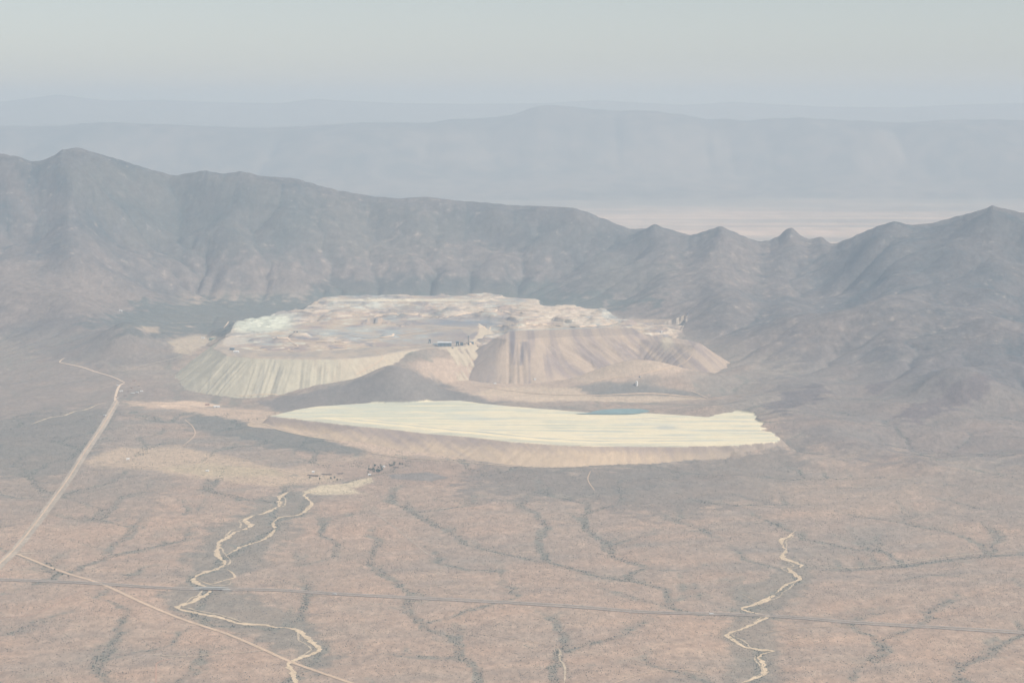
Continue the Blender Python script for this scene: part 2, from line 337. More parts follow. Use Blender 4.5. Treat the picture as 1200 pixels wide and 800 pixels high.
        if q.any():
            d, s = sdist(x[q], y[q], POND); zz = z[q]; z[q] = np.where(d < 40, np.minimum(zz, TZ + .3 * np.clip(d, -20, 40) / 4), zz)
        Zr[near] = z; C[near] = cl; M[near] = m
    fr_ = ~near
    if fr_.any():
        x, y = X[fr_], Y[fr_]
        za = 90 + fbm(x, y, 2500, 3, 73) * 12
        m1 = (y > 32500) & (y < 61000) & (np.abs(x) < 16800)
        z = za.copy(); z[y >= 61000] = 1330
        zf = bicub(FZ, fx[0], fy[0], FDX, x[m1], y[m1]) + fbm(x[m1], y[m1], 500, 3, 74) * 26 * sstep(200, 800, bilin(FZ, fx[0], fy[0], FDX, x[m1], y[m1]))
        z[m1] = zf
        o = (y > 32500) & (y < 61000) & (np.abs(x) >= 16800); z[o] = far1(x[o], y[o])
        g = y >= 60000; w = sstep(60000, 63000, y[g]); z[g] = z[g] * (1 - w) + far2(x[g], y[g]) * w
        tr = (y < 25500); n0 = bicub(Zn, GX0, GY0, DX, x[tr], np.full(tr.sum(), 23500.)); w = sstep(23500, 25500, y[tr]); z[tr] = n0 * (1 - w) + z[tr] * w
        Zr[fr_] = z; C[fr_] = np.where(y > 63000, 9, np.where((y > 41000) & (z > 180), 8, 7))
    if want_class: return Zr.reshape(shp), C.reshape(shp), M.reshape(shp)
    return Zr.reshape(shp)
def march(px, py, y0=5600.0, y1=22000.0, step=8.0):
    """photo pixels -> points on the ground"""
    px = np.atleast_1d(np.asarray(px, float)); py = np.atleast_1d(np.asarray(py, float)); sx, sz = ray(px, py)
    Ys = np.arange(y0, y1, step); out = []
    for k in range(len(px)):
        X = sx[k] * Ys; Zr_ = HCAM + sz[k] * Ys
        lo = Zr_ < 2600
        h = height(X, Ys); hit = np.nonzero(h >= Zr_)[0]
        i = hit[0] if len(hit) else len(Ys) - 1
        out.append((float(X[i]), float(Ys[i]), float(h[i])))
    return out
class Marcher:
    """fast version: height sampled once on a grid in (X/Y, Y)"""
    def __init__(s):
        s.a = np.linspace(-.27, .27, 541); s.Y = np.concatenate([np.arange(6000, 16200, 16.0), np.arange(16200, 20500, 30.)])
        A, Y_ = np.meshgrid(s.a, s.Y); s.H = height(A * Y_, Y_)
    def __call__(s, px, py):
        sx, sz = ray(px, py); u = np.clip((sx + .27) / .001, 0, 539.99); i = int(u); f = u - i
        h = s.H[:, i] * (1 - f) + s.H[:, i + 1] * f; r = HCAM + sz * s.Y; d = h - r
        k = np.nonzero(d >= 0)[0]
        if len(k) == 0: return None
        k = k[0]
        if k == 0: Y = s.Y[0] * 1.0; Y = (HCAM - h[0]) / -sz
        else: t = d[k - 1] / (d[k - 1] - d[k]); Y = s.Y[k - 1] + t * (s.Y[k] - s.Y[k - 1])
        return float(sx * Y), float(Y)
# ------------------------------------------------------------------ ground colour (albedo of soil, rock, scrub, tailings; shade painted on one dump face)
def C3(*v): return np.array(v, float)
def mixc(a, b, t): return a + (b - a) * t[..., None]
PATCH = [
 ([(930,400),(1100,420),(1280,400),(1280,545),(1120,540),(1000,535),(930,520),(900,470)], (.165,.148,.145), .5, 26, .8),
 ([(-40,300),(60,310),(150,330),(230,372),(180,385),(90,372),(0,392),(-40,390)], (.25,.20,.168), .5, 22, .9),
 ([(360,330),(480,322),(640,330),(700,345),(640,362),(500,356),(380,352)], (.085,.095,.09), .6, 10, 1.0),
 ([(300,470),(345,463),(400,450),(435,438),(465,427),(500,437),(530,452),(575,463),(600,470),(560,476),(440,475),(330,484)], (.18,.165,.155), .75, 4, .8),  # photo outline of the patch, colour, strength, softness in px, break-up
 ([(110,378),(170,356),(260,350),(370,345),(620,342),(700,345),(760,352),(720,362),(640,372),(500,372),(300,392),(190,396),(150,390)], (.105,.12,.11), .8, 14, 1.3),
 ([(700,300),(800,310),(760,350),(700,352),(660,345)], (.13,.13,.115), .5, 16, .8),
 ([(60,200),(120,185),(300,215),(420,240),(560,262),(480,300),(330,300),(200,300),(110,250)], (.115,.12,.105), .45, 25, 1.0),
 ([(420,240),(700,260),(760,285),(640,300),(450,262)], (.12,.12,.11), .4, 20, 1.0),
 ([(1000,275),(1165,248),(1260,250),(1260,320),(1100,340),(960,335)], (.12,.115,.11), .4, 25, 1.0),
 ([(-30,440),(60,415),(140,435),(210,450),(230,470),(140,470),(130,500),(60,520),(-30,505)], (.25,.20,.17), .5, 18, .8),
 ([(-30,500),(60,480),(130,478),(110,530),(60,560),(-30,560)], (.17,.165,.145), .6, 12, .8),
 ([(-30,395),(30,410),(90,425),(180,430),(240,410),(190,390),(120,375),(60,370)], (.135,.125,.12), .45, 12, .8),
 ([(215,475),(330,485),(440,520),(420,535),(300,520),(220,500)], (.15,.155,.14), .7, 7, .9),
 ([(145,470),(215,473),(325,483),(420,503),(520,516),(560,540),(440,531),(330,500),(215,482),(150,474)], (.55,.41,.30), .9, 5, .6),
 ([(180,472),(230,469),(262,474),(240,478),(190,477)], (.64,.48,.35), .9, 3, .5),
 ([(320,495),(340,497),(380,504),(440,516),(437,518),(370,508),(325,499)], (.68,.55,.38), .9, 2.5, .4),
 ([(100,540),(140,525),(210,522),(280,537),(330,549),(410,557),(395,566),(320,570),(250,562),(170,551),(108,546)], (.50,.38,.27), .9, 6, .6),
 ([(325,550),(380,540),(440,532),(470,540),(430,552),(400,557)], (.46,.35,.26), .7, 5, .8),
 ([(175,548),(250,542),(320,549),(330,556),(250,558)], (.46,.38,.25), .6, 4, .7),
 ([(370,545),(430,538),(560,545),(640,560),(560,566),(470,570),(400,563)], (.33,.24,.185), .6, 6, .6),
 ([(452,556),(500,553),(525,559),(505,563),(462,561)], (.20,.195,.185), .7, 2.5, .5),
 ([(560,542),(700,550),(860,530),(930,520),(960,560),(900,590),(780,600),(640,585),(540,575)], (.185,.17,.15), .6, 18, .9),
 ([(880,560),(960,555),(1090,560),(1060,600),(960,600),(900,585)], (.36,.28,.215), .45, 12, 1.0),
 ([(1100,555),(1200,540),(1260,560),(1200,620),(1100,600)], (.27,.225,.185), .5, 16, 1.0),
 ([(1062,492),(1085,470),(1110,452),(1150,440),(1162,452),(1150,470),(1110,478),(1080,492)], (.15,.12,.12), .7, 7, 2.2),
 ([(895,470),(960,450),(975,458),(930,480),(900,490)], (.15,.125,.125), .7, 6, 1.2),
 ([(1012,455),(1040,444),(1050,449),(1025,462)], (.15,.125,.125), .7, 4, 1.2),
 ([(350,565),(375,574),(360,600),(330,640),(280,690),(370,730),(395,765),(370,790),(330,760),(230,725),(195,705),(215,670),(245,620),(300,590)], (.20,.195,.165), .6, 11, 1.1),
 ([(352,574),(372,570),(405,565),(425,560),(440,558),(437,564),(410,572),(430,579),(380,580),(352,578)], (.62,.52,.36), .85, 2.5, 1.0),
 ([(860,690),(900,680),(930,640),(950,665),(945,690),(905,722),(915,760),(905,800),(850,800),(850,745),(862,715)], (.22,.205,.17), .6, 8, .8),
 ([(330,620),(420,640),(440,680),(380,690),(300,680)], (.34,.26,.20), .35, 15, 1.0),
 ([(-30,560),(140,545),(200,560),(180,600),(60,600),(-30,640)], (.24,.21,.175), .4, 15, 1.0),
 ([(740,374),(800,374),(802,379),(745,379)], (.46,.36,.27), .9, 2, .4),
 ([(500,418),(560,416),(640,440),(720,440),(800,425),(815,432),(735,445),(690,466),(640,470),(560,466),(500,440)], (.47,.36,.275), .9, 7, .8),
 ([(720,408),(760,400),(790,418),(820,420),(800,430),(760,436),(715,444),(690,450),(660,440),(720,425)], (.50,.39,.29), .8, 4, .9),
 ([(665,455),(700,446),(770,452),(820,462),(760,462),(700,465)], (.18,.17,.155), .8, 4, .6),
 ([(590,452),(680,455),(690,466),(640,470),(560,462)], (.56,.44,.32), .8, 4, 1.0),
 ([(600,455),(660,458),(700,464),(760,463),(824,467),(760,472),(700,470),(640,468)], (.52,.41,.30), .85, 2.5, .5),
 ([(195,400),(230,392),(262,396),(240,405),(222,416),(205,412)], (.50,.41,.30), .8, 4, .6),
 ([(165,382),(185,383),(186,390),(170,389)], (.42,.33,.24), .8, 3, .5),
 ([(470,425),(540,420),(560,445),(500,440)], (.46,.355,.275), .85, 8, .8),
]
def albedo(X, Y, Z, C, M, slope, ny):
    n1 = fbm(X, Y, 2200, 3, 101); n2 = fbm(X, Y, 420, 4, 102); n3 = fbm(X, Y, 90, 3, 103); n4 = fbm(X, Y, 30, 2, 104)
    px, py = project(X, Y, Z)
    pink = C3(.425, .30, .22); tan_ = C3(.455, .34, .25); grey = C3(.285, .24, .20); scrub = C3(.165, .168, .14)
    n5 = fbm((X + 1.2 * Y) / 5.0, Y - .35 * X, 210, 4, 105)
    t = np.clip(.34 + .6 * n5 + .6 * n1 + .5 * n2 + sstep(9000, 13500, Y) * .45 + sstep(500, 3500, X) * .12, 0, 1)
    A = mixc(np.broadcast_to(pink, X.shape + (3,)), grey, t)
    A = mixc(A, tan_, np.clip(n2 * 1.2 + n3 * .5, 0, .5) * (1 - t))
    near = (Y < 23500)
    fl = np.zeros(X.shape); vd = np.full(X.shape, 1e9)
    fl[near] = bilin(np.log(FLOWB + 1), GX0, GY0, DX, X[near], Y[near]); vd[near] = bilin(VD, GX0, GY0, DX, X[near], Y[near])
    wn = 1 + .8 * n3 + .5 * n4
    wb = np.clip(.9 + 1.6 * n3 + 1.3 * n4 + .6 * n2, .05, 2.5); veg = np.clip(sstep(1.7, 4.6, fl * (1 + .4 * n3)) * .55 * np.clip(wb, .5, 1.5) + np.exp(-(vd / (12 * wb)) ** 2) * .18, 0, .7)
    veg_plain = veg * (1 - M)
    A = mixc(A, scrub, veg_plain)
    # mountains
    rock = C3(.180, .155, .145); dark = C3(.078, .09, .095); warm = C3(.25, .20, .17)
    R = mixc(np.broadcast_to(rock, X.shape + (3,)), dark, np.clip(.35 + .8 * n2 + .5 * n3 + .4 * n4 + sstep(2.0, 5.0, fl) * .5 + sstep(600, 1300, Z) * .15, 0, 1))
    R = mixc(R, warm, np.clip(.25 + n1 + n3 * .5 - sstep(500, 1100, Z) * .3, 0, .75))
    R = mixc(R, C3(.36, .30, .25), sstep(.40, .7, n3 + n4 * .6) * .5)
    A = mixc(A, R, sstep(.0, .35, M))
    A = A * (1 + .20 * n3 + .16 * n4)[..., None]
    # patches
    sel = np.nonzero(near & (px > -120) & (px < 1320) & (C < 2))[0]
    pxs, pys = px[sel], py[sel]; As = A[sel]
    w1 = n2[sel]; w2 = n3[sel]; w3 = n4[sel]
    for pix, col, stg, soft, brk in PATCH:
        xs = [p[0] for p in pix]; ys = [p[1] for p in pix]; pad = soft * 2 + 6
        q = np.nonzero((pxs > min(xs) - pad) & (pxs < max(xs) + pad) & (pys > min(ys) - pad) & (pys < max(ys) + pad))[0]
        if not len(q): continue
        k = 2.2
        d, _ = sdist(pxs[q], pys[q] * k, [(a, b * k) for a, b in pix])
        d = d + brk * (soft * (1.6 * w1[q] + 1.6 * w2[q]) * 1.5 + 2.2 * w3[q])
        As[q] = mixc(As[q], C3(*col) * (1 + .10 * w2[q])[:, None], stg * sstep(soft, -soft, d))
    A[sel] = As
    # man-made
    def setc(mask, col): A[mask] = col
    m = C == 2
    if m.any():
        x, y, z = X[m], Y[m], Z[m]; face = sstep(D1Z - 2, D1Z - 8, z)
        XW = X[m] + (D1Z - z) * 1.1 * vnoise(X[m] / 260., z * 0, 125); st = vnoise(XW * .186 / 5.0, z / 120., 120) * .5 + vnoise(XW * .186 / 16.0, z / 200., 121) + .4 * vnoise(X[m] * .186 / 2.0, z / 400., 122)
        f = mixc(np.broadcast_to(C3(.50, .455, .345), st.shape + (3,)), C3(.31, .295, .25), np.clip(st * .9 - .14, 0, .8))
        f = mixc(f, C3(.52, .42, .31), sstep(350, 430, px[m] + 40 * st) * .6)
        nn = fbm(x, y / 2.2, 130, 4, 123); tp = mixc(np.broadcast_to(C3(.46, .375, .29), st.shape + (3,)), C3(.33, .29, .25), np.clip(nn * 1.6 + .3, 0, 1))
        A[m] = mixc(tp, f, face)
    m = C == 3
    if m.any():
        x, y, z = X[m], Y[m], Z[m]
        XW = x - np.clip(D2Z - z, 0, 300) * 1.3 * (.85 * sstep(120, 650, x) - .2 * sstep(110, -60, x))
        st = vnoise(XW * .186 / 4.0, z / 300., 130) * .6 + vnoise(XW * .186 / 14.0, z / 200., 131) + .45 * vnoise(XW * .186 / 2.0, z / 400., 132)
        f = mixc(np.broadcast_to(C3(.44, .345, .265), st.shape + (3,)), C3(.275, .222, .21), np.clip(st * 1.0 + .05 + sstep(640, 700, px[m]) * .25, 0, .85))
        dk = np.exp(-((px[m] - 601 + (py[m] - 410) * -.05) / 3.2) ** 2) * (py[m] < 428) + np.exp(-((px[m] - 613 + (py[m] - 410) * .18) / 3.5) ** 2) * (py[m] > 400) * (py[m] < 428)
        f = mixc(f, C3(.20, .17, .18), np.clip(dk * (.8 + st), 0, .85))
        pk = np.exp(-((px[m] - 782) / 6) ** 2 - ((py[m] - 400) / 9) ** 2) * (.5 + st)
        f = mixc(f, C3(.60, .52, .38), np.clip(pk * 1.5, 0, .8))
        left_shade = sstep(-80, -120, x) * sstep(D2Z, D2Z - 15, z); f = mixc(f, C3(.30, .255, .24), .5 * left_shade)  # shaded left face of the dump, darkened in the colour itself
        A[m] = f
    m = C == 4
    if m.any():
        x, y, z = X[m], Y[m], Z[m]
        b = vnoise(x / 190., z / 9. + y / 300., 140); b2 = fbm(x / 1.5, y * .8, 75, 4, 141); b3 = fbm(x / 1.2, y * .8, 600, 3, 142)
        f = np.broadcast_to(C3(.50, .395, .29), b.shape + (3,))
        f = mixc(f, C3(.38, .285, .24), np.clip(b * 2.0 + .2, 0, 1))
        f = mixc(f, C3(.37, .385, .36), np.clip(b2 * 1.8 + b3 * 2.2 + .02, 0, .9))
        f = mixc(f, C3(.64, .61, .50), sstep(.22, .55, b2 - b * .5) * .8)
        f = mixc(f, C3(.20, .21, .23), sstep(.12, .45, -b2 + b * .5 - .05) * .75)
        kb = np.floor(z / 12.0); b4 = vnoise(kb * 3.71 + x / 900., x / 800. + kb, 146); f = mixc(f, C3(.27, .235, .225), np.clip(b4 * 2.2 - .1, 0, .7)); f = mixc(f, C3(.62, .52, .41), np.clip(-b4 * 2.2 - .2, 0, .75))
        X_ = px[m]; Y_ = py[m]
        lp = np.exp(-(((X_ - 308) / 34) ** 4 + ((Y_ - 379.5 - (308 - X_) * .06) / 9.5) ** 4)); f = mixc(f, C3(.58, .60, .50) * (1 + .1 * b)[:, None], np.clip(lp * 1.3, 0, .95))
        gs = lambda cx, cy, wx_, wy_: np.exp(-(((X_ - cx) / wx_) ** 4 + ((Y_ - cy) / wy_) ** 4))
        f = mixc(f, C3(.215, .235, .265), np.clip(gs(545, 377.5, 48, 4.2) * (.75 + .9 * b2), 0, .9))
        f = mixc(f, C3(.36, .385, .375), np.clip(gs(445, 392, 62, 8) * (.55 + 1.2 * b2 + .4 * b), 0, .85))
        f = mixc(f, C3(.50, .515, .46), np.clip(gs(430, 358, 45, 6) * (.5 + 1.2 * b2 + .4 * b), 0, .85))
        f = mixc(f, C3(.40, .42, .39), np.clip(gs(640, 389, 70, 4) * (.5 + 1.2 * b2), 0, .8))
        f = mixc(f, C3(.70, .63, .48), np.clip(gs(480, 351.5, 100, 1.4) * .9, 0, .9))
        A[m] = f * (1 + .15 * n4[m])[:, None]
    m = C == 5
    if m.any():
        x, y = X[m], Y[m]
        s1 = vnoise(x / 900., y / 55. + x / 2500., 150); s2 = vnoise(x / 160., y / 22., 151); s3 = fbm(x / 3., y, 120, 4, 152)
        dd, _ = sdist(x, y, TAIL); dd = -dd + 14 * s3 + 10 * s1; front = sstep(13000, 12300, y)
        cream = C3(.77, .68, .48); green = C3(.57, .575, .44); gr = C3(.46, .46, .40)
        f = np.broadcast_to(cream, s1.shape + (3,))
        f = mixc(f, green, np.clip(.22 + s1 * .9 + s2 * .3 + s3 * .8 + sstep(100, -900, x) * .5, 0, 1))
        f = mixc(f, C3(.60, .60, .50), sstep(.05, .5, s3 + .6 * n2[m]) * .6)
        f = mixc(f, gr, sstep(.2, .75, s1 * .7 + s3 * 1.2 + s2 * .3) * .45)
        bar = lambda c, w: np.exp(-((dd - c) / w) ** 4) * (y < 12700) * sstep(1050, 800, x)
        f = mixc(f, C3(.54, .52, .41), np.clip(bar(45, 50) * (.75 + .9 * s2 + .8 * s3), 0, .9))
        f = mixc(f, C3(.84, .72, .48), np.clip(bar(130, 34) * (.8 + s3), 0, 1))
        f = mixc(f, C3(.46, .46, .40), np.clip(bar(183, 13) * (.8 + 1.3 * s3), 0, .85))
        f = mixc(f, C3(.84, .72, .48), np.clip(bar(225, 22) * (.6 + 1.5 * s1), 0, 1))
        f = mixc(f, C3(.50, .49, .43), np.clip(bar(262, 10) * (.5 + 2 * s1), 0, .8))
        po = np.exp(-(((px[m] - 780) / 12) ** 2 + ((py[m] - 501) / 1.8) ** 2)); f = mixc(f, C3(.42, .45, .42), np.clip(po * 1.2, 0, .7))
        fl_ = np.exp(-(((px[m] - 470) / 110) ** 4 + ((py[m] - 481 - (px[m] - 470) * .03) / 6) ** 4)); f = mixc(f, C3(.55, .57, .47), np.clip(fl_ * (.5 + 1.1 * s2 + s3), 0, .8))
        A[m] = f * (1 + .05 * n4[m])[:, None]
    m = C == 6
    if m.any():
        x, y, z = X[m], Y[m], Z[m]; st = vnoise(X[m] * .2 / 9.0 + Y[m] / 90., z / 60., 160) + .5 * vnoise(X[m] * .2 / 3.0 + Y[m] / 30., z / 90., 161)
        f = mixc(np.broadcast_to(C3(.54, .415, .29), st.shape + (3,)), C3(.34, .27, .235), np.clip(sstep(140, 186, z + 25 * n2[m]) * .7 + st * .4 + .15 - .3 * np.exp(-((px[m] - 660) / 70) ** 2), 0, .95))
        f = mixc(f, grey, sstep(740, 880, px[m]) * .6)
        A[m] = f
    # far country
    m = C == 7
    if m.any():
        x, y = X[m], Y[m]; b = vnoise(x / 9000., y / 700., 170); b2 = fbm(x, y * 3, 5000, 3, 171)
        f = mixc(np.broadcast_to(C3(.60, .46, .36), b.shape + (3,)), C3(.36, .31, .26), np.clip(.3 + b + b2, 0, 1))
        f = mixc(f, C3(.22, .21, .185), sstep(35500, 44500, y + 3000 * b2))
        f = mixc(f, C3(.24, .22, .19), sstep(1500, -2500, x) * .8)
        A[m] = f
    m = C == 8
    if m.any(): A[m] = mixc(np.broadcast_to(C3(.23, .20, .175), (m.sum(), 3)), C3(.13, .125, .115), np.clip(.4 + n1[m] + n2[m] + sstep(900, 1500, Z[m]) * .4, 0, 1))
    m = C == 9
    if m.any(): A[m] = C3(.22, .21, .20)
    return np.clip(A, .02, .9)
FLOWB = FLOW
# ------------------------------------------------------------------ Blender
import bpy
scn = bpy.context.scene; COL = scn.collection
rng = np.random.default_rng(7); random.seed(7)
def new_mesh(name, V, F, mat=None, smooth=False, parent=None, attr=None, loc=None):
    V = np.asarray(V, np.float32); F = np.asarray(F, np.int32); me = bpy.data.meshes.new(name)
    me.vertices.add(len(V)); me.vertices.foreach_set('co', V.ravel())
    k = F.shape[1]; me.loops.add(F.size); me.loops.foreach_set('vertex_index', F.ravel())
    me.polygons.add(len(F)); me.polygons.foreach_set('loop_start', np.arange(0, F.size, k, dtype=np.int32))
    me.polygons.foreach_set('loop_total', np.full(len(F), k, np.int32))
    me.polygons.foreach_set('use_smooth', np.full(len(F), smooth))
    me.update(calc_edges=True)
    if attr is not None:
        a = me.color_attributes.new('albedo', 'FLOAT_COLOR', 'POINT'); c = np.ones((len(V), 4), np.float32); c[:, :3] = attr
        a.data.foreach_set('color', c.ravel())
    if mat: me.materials.append(mat)
    o = bpy.data.objects.new(name, me); COL.objects.link(o)
    if loc is not None: o.location = loc
    if parent: o.parent = parent
    return o
def mat(name, col=None, rough=.95, spec=.1, noise=None, attr=False, amt=.15, metallic=0):
    m = bpy.data.materials.new(name); m.use_nodes = True; nt = m.node_tree; b = nt.nodes['Principled BSDF']
    b.inputs['Roughness'].default_value = rough; b.inputs['Specular IOR Level'].default_value = spec; b.inputs['Metallic'].default_value = metallic
    geo = nt.nodes.new('ShaderNodeNewGeometry')
    if attr: src = nt.nodes.new('ShaderNodeVertexColor'); src.layer_name = 'albedo'; out = src.outputs['Color']
    else: src = nt.nodes.new('ShaderNodeRGB'); src.outputs[0].default_value = (*col, 1); out = src.outputs[0]
    sc = noise or [0.1]
    for s in sc:
        mp = nt.nodes.new('ShaderNodeMapping'); mp.inputs['Scale'].default_value = (s, s * .4, s)
        nt.links.new(geo.outputs['Position'], mp.inputs['Vector'])
        n = nt.nodes.new('ShaderNodeTexNoise'); n.inputs['Scale'].default_value = 1.0; n.inputs['Detail'].default_value = 2.0
        nt.links.new(mp.outputs[0], n.inputs['Vector'])
        r = nt.nodes.new('ShaderNodeMapRange'); r.inputs['From Min'].default_value = .3; r.inputs['From Max'].default_value = .7
        r.inputs['To Min'].default_value = 1 - amt; r.inputs['To Max'].default_value = 1 + amt
        nt.links.new(n.outputs['Fac'], r.inputs['Value'])
        mx = nt.nodes.new('ShaderNodeVectorMath'); mx.operation = 'SCALE'
        nt.links.new(out, mx.inputs[0]); nt.links.new(r.outputs[0], mx.inputs['Scale']); out = mx.outputs[0]
    nt.links.new(out, b.inputs['Base Color'])
    return m
def tag(o, label=None, cat=None, group=None, kind=None):
    if label: o['label'] = label
    if cat: o['category'] = cat
    if group: o['group'] = group
    if kind: o['kind'] = kind
    return o
M_ground = mat('desert_soil', attr=True, noise=[1 / 24., 1 / 9.], amt=.12)
M_mount = mat('mountain_rock', attr=True, noise=[1 / 50., 1 / 18.], amt=.15)
M_mine = mat('mine_rock', attr=True, noise=[1 / 30., 1 / 10.], amt=.07)
M_tail = mat('tailings_sand', attr=True, noise=[1 / 60.], amt=.03)
M_far = mat('far_rock', attr=True, noise=[1 / 400.], amt=.12)
# --- one sheet, cut into its named surfaces
NA = NCOL
aa = np.concatenate([np.linspace(-.46, -.26, 80, endpoint=False), np.linspace(-.26, .26, NA - 160), np.linspace(.26, .46, 81)[1:]])
rows = np.concatenate([np.arange(5900, 13800, RSTEP), np.arange(13800, 18300, RSTEP * .8), np.arange(18300, 21600, RSTEP * 1.4), np.arange(21600, 23500, 90), 23500 * (142000 / 23500.) ** np.linspace(0, 1, 420)])
A_, Y_ = np.meshgrid(aa, rows); X_ = A_ * Y_
Zh, Cl, Mm = height(X_, Y_, True)
dzy = np.gradient(Zh, axis=0)
COLR = albedo(X_.ravel(), Y_.ravel(), Zh.ravel(), Cl.ravel(), Mm.ravel(), None, None)
Cl[(Y_ < 23500) & (Y_ > 21500)] = 1
# the pond is its own sheet, a little above its bed
nr = len(rows); idx = np.arange(nr * NA).reshape(nr, NA)
F = np.stack([idx[:-1, :-1], idx[:-1, 1:], idx[1:, 1:], idx[1:, :-1]], -1).reshape(-1, 4)
fc = np.maximum(Cl.ravel()[F[:, 0]], 0); V = np.stack([X_.ravel(), Y_.ravel(), Zh.ravel()], -1)
INFO = {0: ('ground', M_ground, 'pinkish desert plain dotted with scrub below the mine', 'ground'),
        1: ('mountains', M_mount, 'hazy brown mountain range rising behind and beside the mine', 'mountains'),
        2: ('spoil_heap', M_mine, 'yellowish grey fluted dump slope left of the mine', 'spoil heap'),
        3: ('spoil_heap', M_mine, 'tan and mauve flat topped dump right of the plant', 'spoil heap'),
        4: ('open_pit_mine', M_mine, 'terraced tan and blue grey benches of the open mine', 'mine'),
        5: ('tailings_pond', M_tail, 'pale cream dried tailings lake in front of the mine', 'tailings'),
        6: ('tailings_dam', M_mine, 'tan earth embankment along the front of the cream tailings', 'embankment'),
        7: ('far_plain', M_far, 'pale valley floor seen through the gap in the mountains', 'plain'),
        8: ('distant_mountains', M_far, 'blue grey flat topped range across the far valley', 'mountains'),
        9: ('horizon_mountains', M_far, 'faintest mountains on the horizon under the sky', 'mountains')}
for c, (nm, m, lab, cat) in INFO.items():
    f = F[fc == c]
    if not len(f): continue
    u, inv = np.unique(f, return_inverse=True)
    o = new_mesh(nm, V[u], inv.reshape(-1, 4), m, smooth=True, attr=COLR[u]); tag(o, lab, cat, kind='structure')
MAR = Marcher()
HF = lambda x, y: height(np.atleast_1d(np.asarray(x, float)), np.atleast_1d(np.asarray(y, float)))
# --- water
bm_pts = []
xs = [p[0] for p in POND]; ys = [p[1] for p in POND]
n = 90; t = np.linspace(0, 2 * math.pi, n, endpoint=False)
M_water = mat('pond_water', (.20, .30, .30), rough=.5, spec=.3, noise=[1 / 60.], amt=.12)
def smooth_closed(poly, k=3):
    p = np.array(poly)
    for _ in range(k):
        q = np.roll(p, -1, 0); p = np.stack([.75 * p + .25 * q, .25 * p + .75 * q], 1).reshape(-1, 2)
    return p
pp = smooth_closed(POND); cen = pp.mean(0)
Vw = np.concatenate([[[cen[0], cen[1], TZ + 2.6]], np.c_[pp, np.full(len(pp), TZ + 2.6)]]); k = len(pp)
Fw = [[0, 1 + i, 1 + (i + 1) % k] for i in range(k)]
tag(new_mesh('pond_water', Vw, Fw, M_water), 'turquoise pool at the back edge of the cream tailings', 'water', kind='structure')
# --- ribbons on the ground
def catmull(pts, n=10):
    p = np.array(pts, float); p = np.vstack([2 * p[0] - p[1], p, 2 * p[-1] - p[-2]]); out = []
    for i in range(1, len(p) - 2):
        for s in np.linspace(0, 1, n, endpoint=False):
            out.append(.5 * (2 * p[i] + (p[i + 1] - p[i - 1]) * s + (2 * p[i - 1] - 5 * p[i] + 4 * p[i + 1] - p[i + 2]) * s * s + (3 * p[i] - p[i - 1] - 3 * p[i + 1] + p[i + 2]) * s ** 3))
    out.append(p[-2]); return np.array(out)
def world_line(pix, step=14.0, smooth=True):
    q = catmull(pix, 8) if smooth else np.array(pix, float); w = [MAR(a, b) for a, b in q]; w = np.array([a for a in w if a is not None])
    # reject leaps over hidden ground
    d = np.r_[0, np.cumsum(np.hypot(*np.diff(w, axis=0).T))]; s = np.arange(0, d[-1], step)
    return np.c_[np.interp(s, d, w[:, 0]), np.interp(s, d, w[:, 1])]
def ribbon(name, line, width, m, lift=1.1, cols=5, rough=0.0, seed=1, off=0.0, wmod=0.0):
    t = np.gradient(line, axis=0); t /= np.linalg.norm(t, axis=1, keepdims=True) + 1e-9; nrm = np.c_[-t[:, 1], t[:, 0]]
    s = np.arange(len(line)) * 14.0
    wl = width / 2 * (1 + wmod * vnoise(s / 170., s * 0, seed + 5)) ; wr = width / 2 * (1 + wmod * vnoise(s / 150., s * 0 + 5, seed + 6))
    el = rough * width * (vnoise(s / 38., s * 0, seed) + .6 * vnoise(s / 17., s * 0, seed + 1)); er = rough * width * (vnoise(s / 34., s * 0, seed + 2) + .6 * vnoise(s / 15., s * 0, seed + 3))
    tp = np.clip(np.minimum(np.arange(len(line)), np.arange(len(line))[::-1]) / 8.0, .15, 1) if rough >= .2 else 1.0
    wl = np.clip(wl, .5, None) * tp; wr = np.clip(wr, .5, None) * tp; el = el * tp; er = er * tp
    P_ = []
    for j in range(cols):
        u = j / (cols - 1); o = off + (-(wl + el)) * (1 - u) + (wr + er) * u; P_.append(line + nrm * o[:, None] if np.ndim(o) else line + nrm * o)
    P_ = np.stack(P_, 1); n_ = len(line); H = height(P_[..., 0], P_[..., 1])
    if lift >= 40:
        for ox, oy in ((10, 0), (-10, 0), (0, 13), (0, -13)): H = np.maximum(H, height(P_[..., 0] + ox, P_[..., 1] + oy))
    Vv = np.concatenate([P_, (H + lift)[..., None]], -1).reshape(-1, 3); ii = np.arange(n_ * cols).reshape(n_, cols)
    Ff = np.stack([ii[:-1, :-1], ii[:-1, 1:], ii[1:, 1:], ii[1:, :-1]], -1).reshape(-1, 4)
    return new_mesh(name, Vv, Ff, m, smooth=True)
M_sand = mat('wash_sand', (.60, .475, .33), noise=[1 / 40., 1 / 9.], amt=.12)
M_sand2 = mat('wash_sand_dim', (.50, .41, .30), noise=[1 / 40., 1 / 9.], amt=.14)
M_track = mat('dirt_track', (.56, .42, .30), noise=[1 / 40., 1 / 8.], amt=.08)
M_red = mat('red_track', (.46, .30, .22), noise=[1 / 40., 1 / 8.], amt=.08)
M_asph = mat('asphalt', (.375, .325, .28), noise=[1 / 40., 1 / 8.], amt=.08)
M_grav = mat('gravel_strip', (.41, .345, .275), noise=[1 / 60., 1 / 12.], amt=.16)
M_mroad = mat('mine_road', (.66, .52, .39), noise=[1 / 40., 1 / 8.], amt=.08)
M_edge = mat('verge_scrub', (.38, .29, .225), noise=[1 / 30., 1 / 8.], amt=.2)
WL = {}
